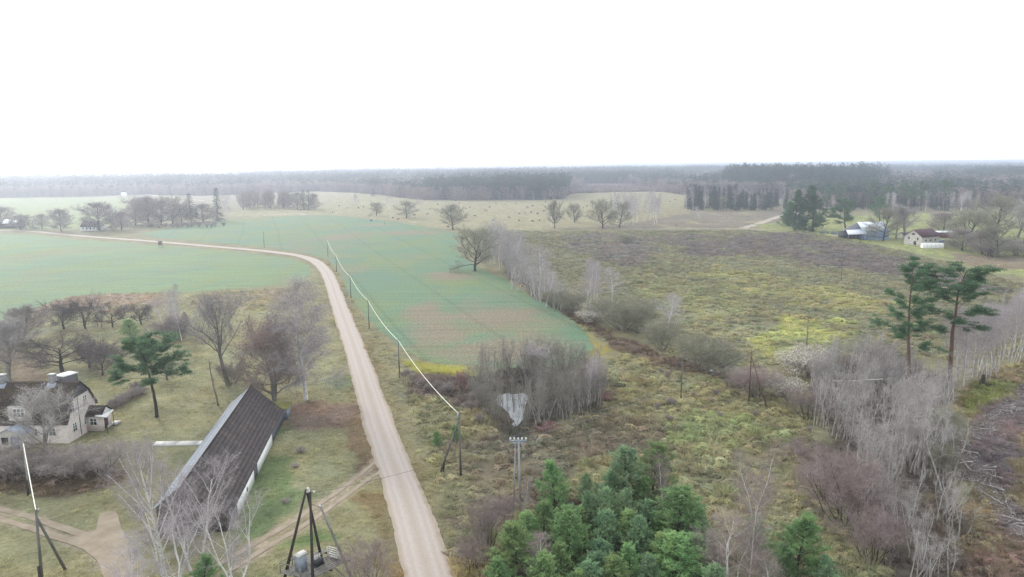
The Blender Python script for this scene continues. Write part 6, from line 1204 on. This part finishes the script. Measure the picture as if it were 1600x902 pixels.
for bx, by, ty, wp, v, lab in ((1242, 361, 297, 38, 0, 'big farm pine on the track side of the farm'), (1269, 362, 290, 44, 0, 'biggest broad farm pine over the dark car'), (1321, 362, 310, 44, 1, 'crooked spreading farm pine beside the pale lean-to'), (1374, 352, 308, 36, 1, 'farm pine behind the big blue barn'), (1233, 354, 315, 26, 0, 'smaller farm pine beside the track')): T('farm pine', bx, by, ty, 'pine_tree', lab, None, var=v, wpx=wp)
for kd, bx, by, ty, wp, lab in (('oak', 1380, 377, 322, 44, 'bare farm tree with a dark trunk before the blue barn'), ('ash', 1400, 374, 318, 34, 'reddish bare tree between the two barns'), ('ash', 1414, 373, 322, 36, 'grey bare tree beside the small pale shed'), ('oak', 1510, 386, 326, 70, 'wide grey bare tree behind the white barn'), ('oak', 1552, 374, 304, 76, 'big dark-limbed bare tree at the farm end'), ('oak', 1560, 402, 352, 56, 'dark tangled bush-like tree at the farm end'), ('round tree', 1503, 392, 358, 40, 'low twiggy tree by the greenhouse'), ('round tree', 1534, 398, 360, 36, 'thin bare tree over the bare soil of the farm garden'), ('ash', 1600, 396, 312, 50, 'bare tree at the frame edge of the farm'), ('round tree', 1475, 366, 330, 40, 'hazy bare tree behind the low red-brown shed'), ('ash', 1590, 372, 318, 56, 'reddish bare tree behind the farm end')): T(kd, bx, by, ty, 'broadleaf_tree', lab, None, wpx=wp)
for bx, by, ty, wp in ((1575, 392, 372, 50), (1545, 400, 382, 34), (1590, 400, 380, 40)): T('dark bush', bx, by, ty, 'bush', 'dark evergreen-looking bush in the farm garden tangle', 'farm garden bushes', cat='bush', wpx=wp)
# far left farmstead trees
for kd, bx, by, ty, wp, lab in (('round tree', 96, 362, 326, 28, 'round bare tree with a dark nest by the far road'), ('round tree', 66, 358, 334, 22, 'small bare tree by the far road'), ('spruce', 52, 357, 345, 12, 'small dark spruce by the far road'), ('round tree', 32, 359, 335, 30, 'bare tree behind the far dark shed'), ('round tree', 156, 361, 315, 44, 'largest round bare tree over the distant white house'), ('round tree', 190, 360, 330, 34, 'thin bare tree beside the distant white house'), ('round tree', 212, 352, 309, 40, 'dense bare tree first in the far grove'), ('round tree', 232, 352, 306, 40, 'dense bare tree second in the far grove'), ('round tree', 252, 352, 312, 36, 'dense bare tree third in the far grove'), ('oak', 270, 350, 304, 40, 'reddish high bare tree of the far grove'), ('spruce', 299, 351, 303, 20, 'dark pointed conifer in the far grove'), ('round tree', 284, 350, 318, 30, 'low bare tree before the pointed conifer'), ('round tree', 318, 347, 318, 34, 'low bare tree between two far conifers'), ('thuja', 341, 345, 294, 13, 'tall narrow dark conifer at the end of the far grove'), ('birch', 354, 345, 303, 26, 'pale forked birch at the end of the far grove'), ('round tree', 4, 352, 322, 40, 'bare tree at the frame edge by the far shed')): T(kd, bx, by, ty, {'round tree': 'broadleaf_tree', 'spruce': 'spruce_tree', 'oak': 'oak_tree', 'thuja': 'thuja_tree', 'birch': 'birch_tree'}[kd], lab, None, wpx=wp)
for k in range(16):
    p = gp(370 + rg_.random() * 85, 322 + rg_.random() * 6); T('round tree', 0, 0, 0, 'broadleaf_tree', 'hazy bare tree in the small wood beyond the crop', 'bare trees of the small far wood', pos=(p[0], p[1]), h=16 + 5 * rg_.random())
for bx, by, ty, wp, kd, lab in ((475, 328, 297, 12, 'spruce', 'dark spruce first of the far pair'), (483, 328, 298, 13, 'spruce', 'dark spruce second of the far pair'), (465, 327, 300, 22, 'round tree', 'bare tree beside the far spruce pair'), (492, 327, 302, 20, 'round tree', 'thin bare tree past the far spruce pair'), (583, 307, 294, 6, 'spruce', 'tiny lone spruce before the forest edge')): T(kd, bx, by, ty, 'spruce_tree' if kd == 'spruce' else 'broadleaf_tree', lab, None, wpx=wp)
for k in range(14): p = gp(228 + k * 9 + rg_.random() * 6, 353 + rg_.random() * 3); T('dark bush', 0, 0, 0, 'bush', 'dark bush at the foot of the far grove', 'bushes of the far grove', cat='bush', pos=(p[0], p[1]), h=3 + 2 * rg_.random())

# ------------------------------------------------------------------ ground cover
hq = in_poly(ZP['heath'][1], .34, 1); hq = hq[poly_sd(hq[:, 0], hq[:, 1], TK) < 0]
cover('heath_growth', hq, (.8, 2.4), [0, 0, 0, 1, 2, 2], hs=.65, cvar=.17, seed=3)
sq = np.concatenate([in_poly(ZP['scrub'][1], 1.1, 2), in_poly(ZP['ditch'][1], .6, 21), in_poly(ZP['brown_l'][1], .9, 22)])
cover('scrub_growth', sq, (.5, 1.7), [0, 0, 0, 1, 2, 2, 4], hs=.85, seed=4)
cq = in_poly(ZP['clear'][1], 1.5, 5); cq = cq[(poly_sd(cq[:, 0], cq[:, 1], BR) < 0) & (poly_sd(cq[:, 0], cq[:, 1], BR2) < 0)]; cover('clearing_growth', cq, (.4, 1.2), [0, 1, 2, 2, 4], seed=5)
vq = in_poly(ZP['verge_r'][1], 1.2, 6); cover('verge_grass', vq, (.4, .95), [2, 3, 3], hs=.6, seed=6)
yq = in_poly(ZP['yard'][1], 1.0, 7); yq = yq[(np.abs(yq[:, 0]) < 140)]; cover('yard_grass', yq, (.35, .9), [2, 3, 3], hs=.45, seed=7)
dq = np.concatenate([in_poly(ZP['dry_l'][1], .35, 8), in_poly(ZP['dry_c'][1], .5, 9), in_poly(ZP['leafl'][1], .6, 10)]); cover('dry_weeds', dq, (.6, 1.4), [0, 1, 2, 4], hs=.8, seed=8)
tq = np.concatenate([in_poly(TK, .7, 15), in_poly(GR, .7, 16)]); cover('thicket_undergrowth', tq, (.4, 1.1), [1, 2, 4], seed=9)
lq = in_poly(ZP['lawn'][1], .03, 17); pq = in_poly(ZP['pasture'][1], .004, 18); cover('pasture_tussocks', np.concatenate([lq, pq]), (.8, 2.0), [2, 3, 0], hs=.6, seed=10)
print('objects', len(bpy.data.objects), 'tris', sum(len(m.polygons) for m in bpy.data.meshes))
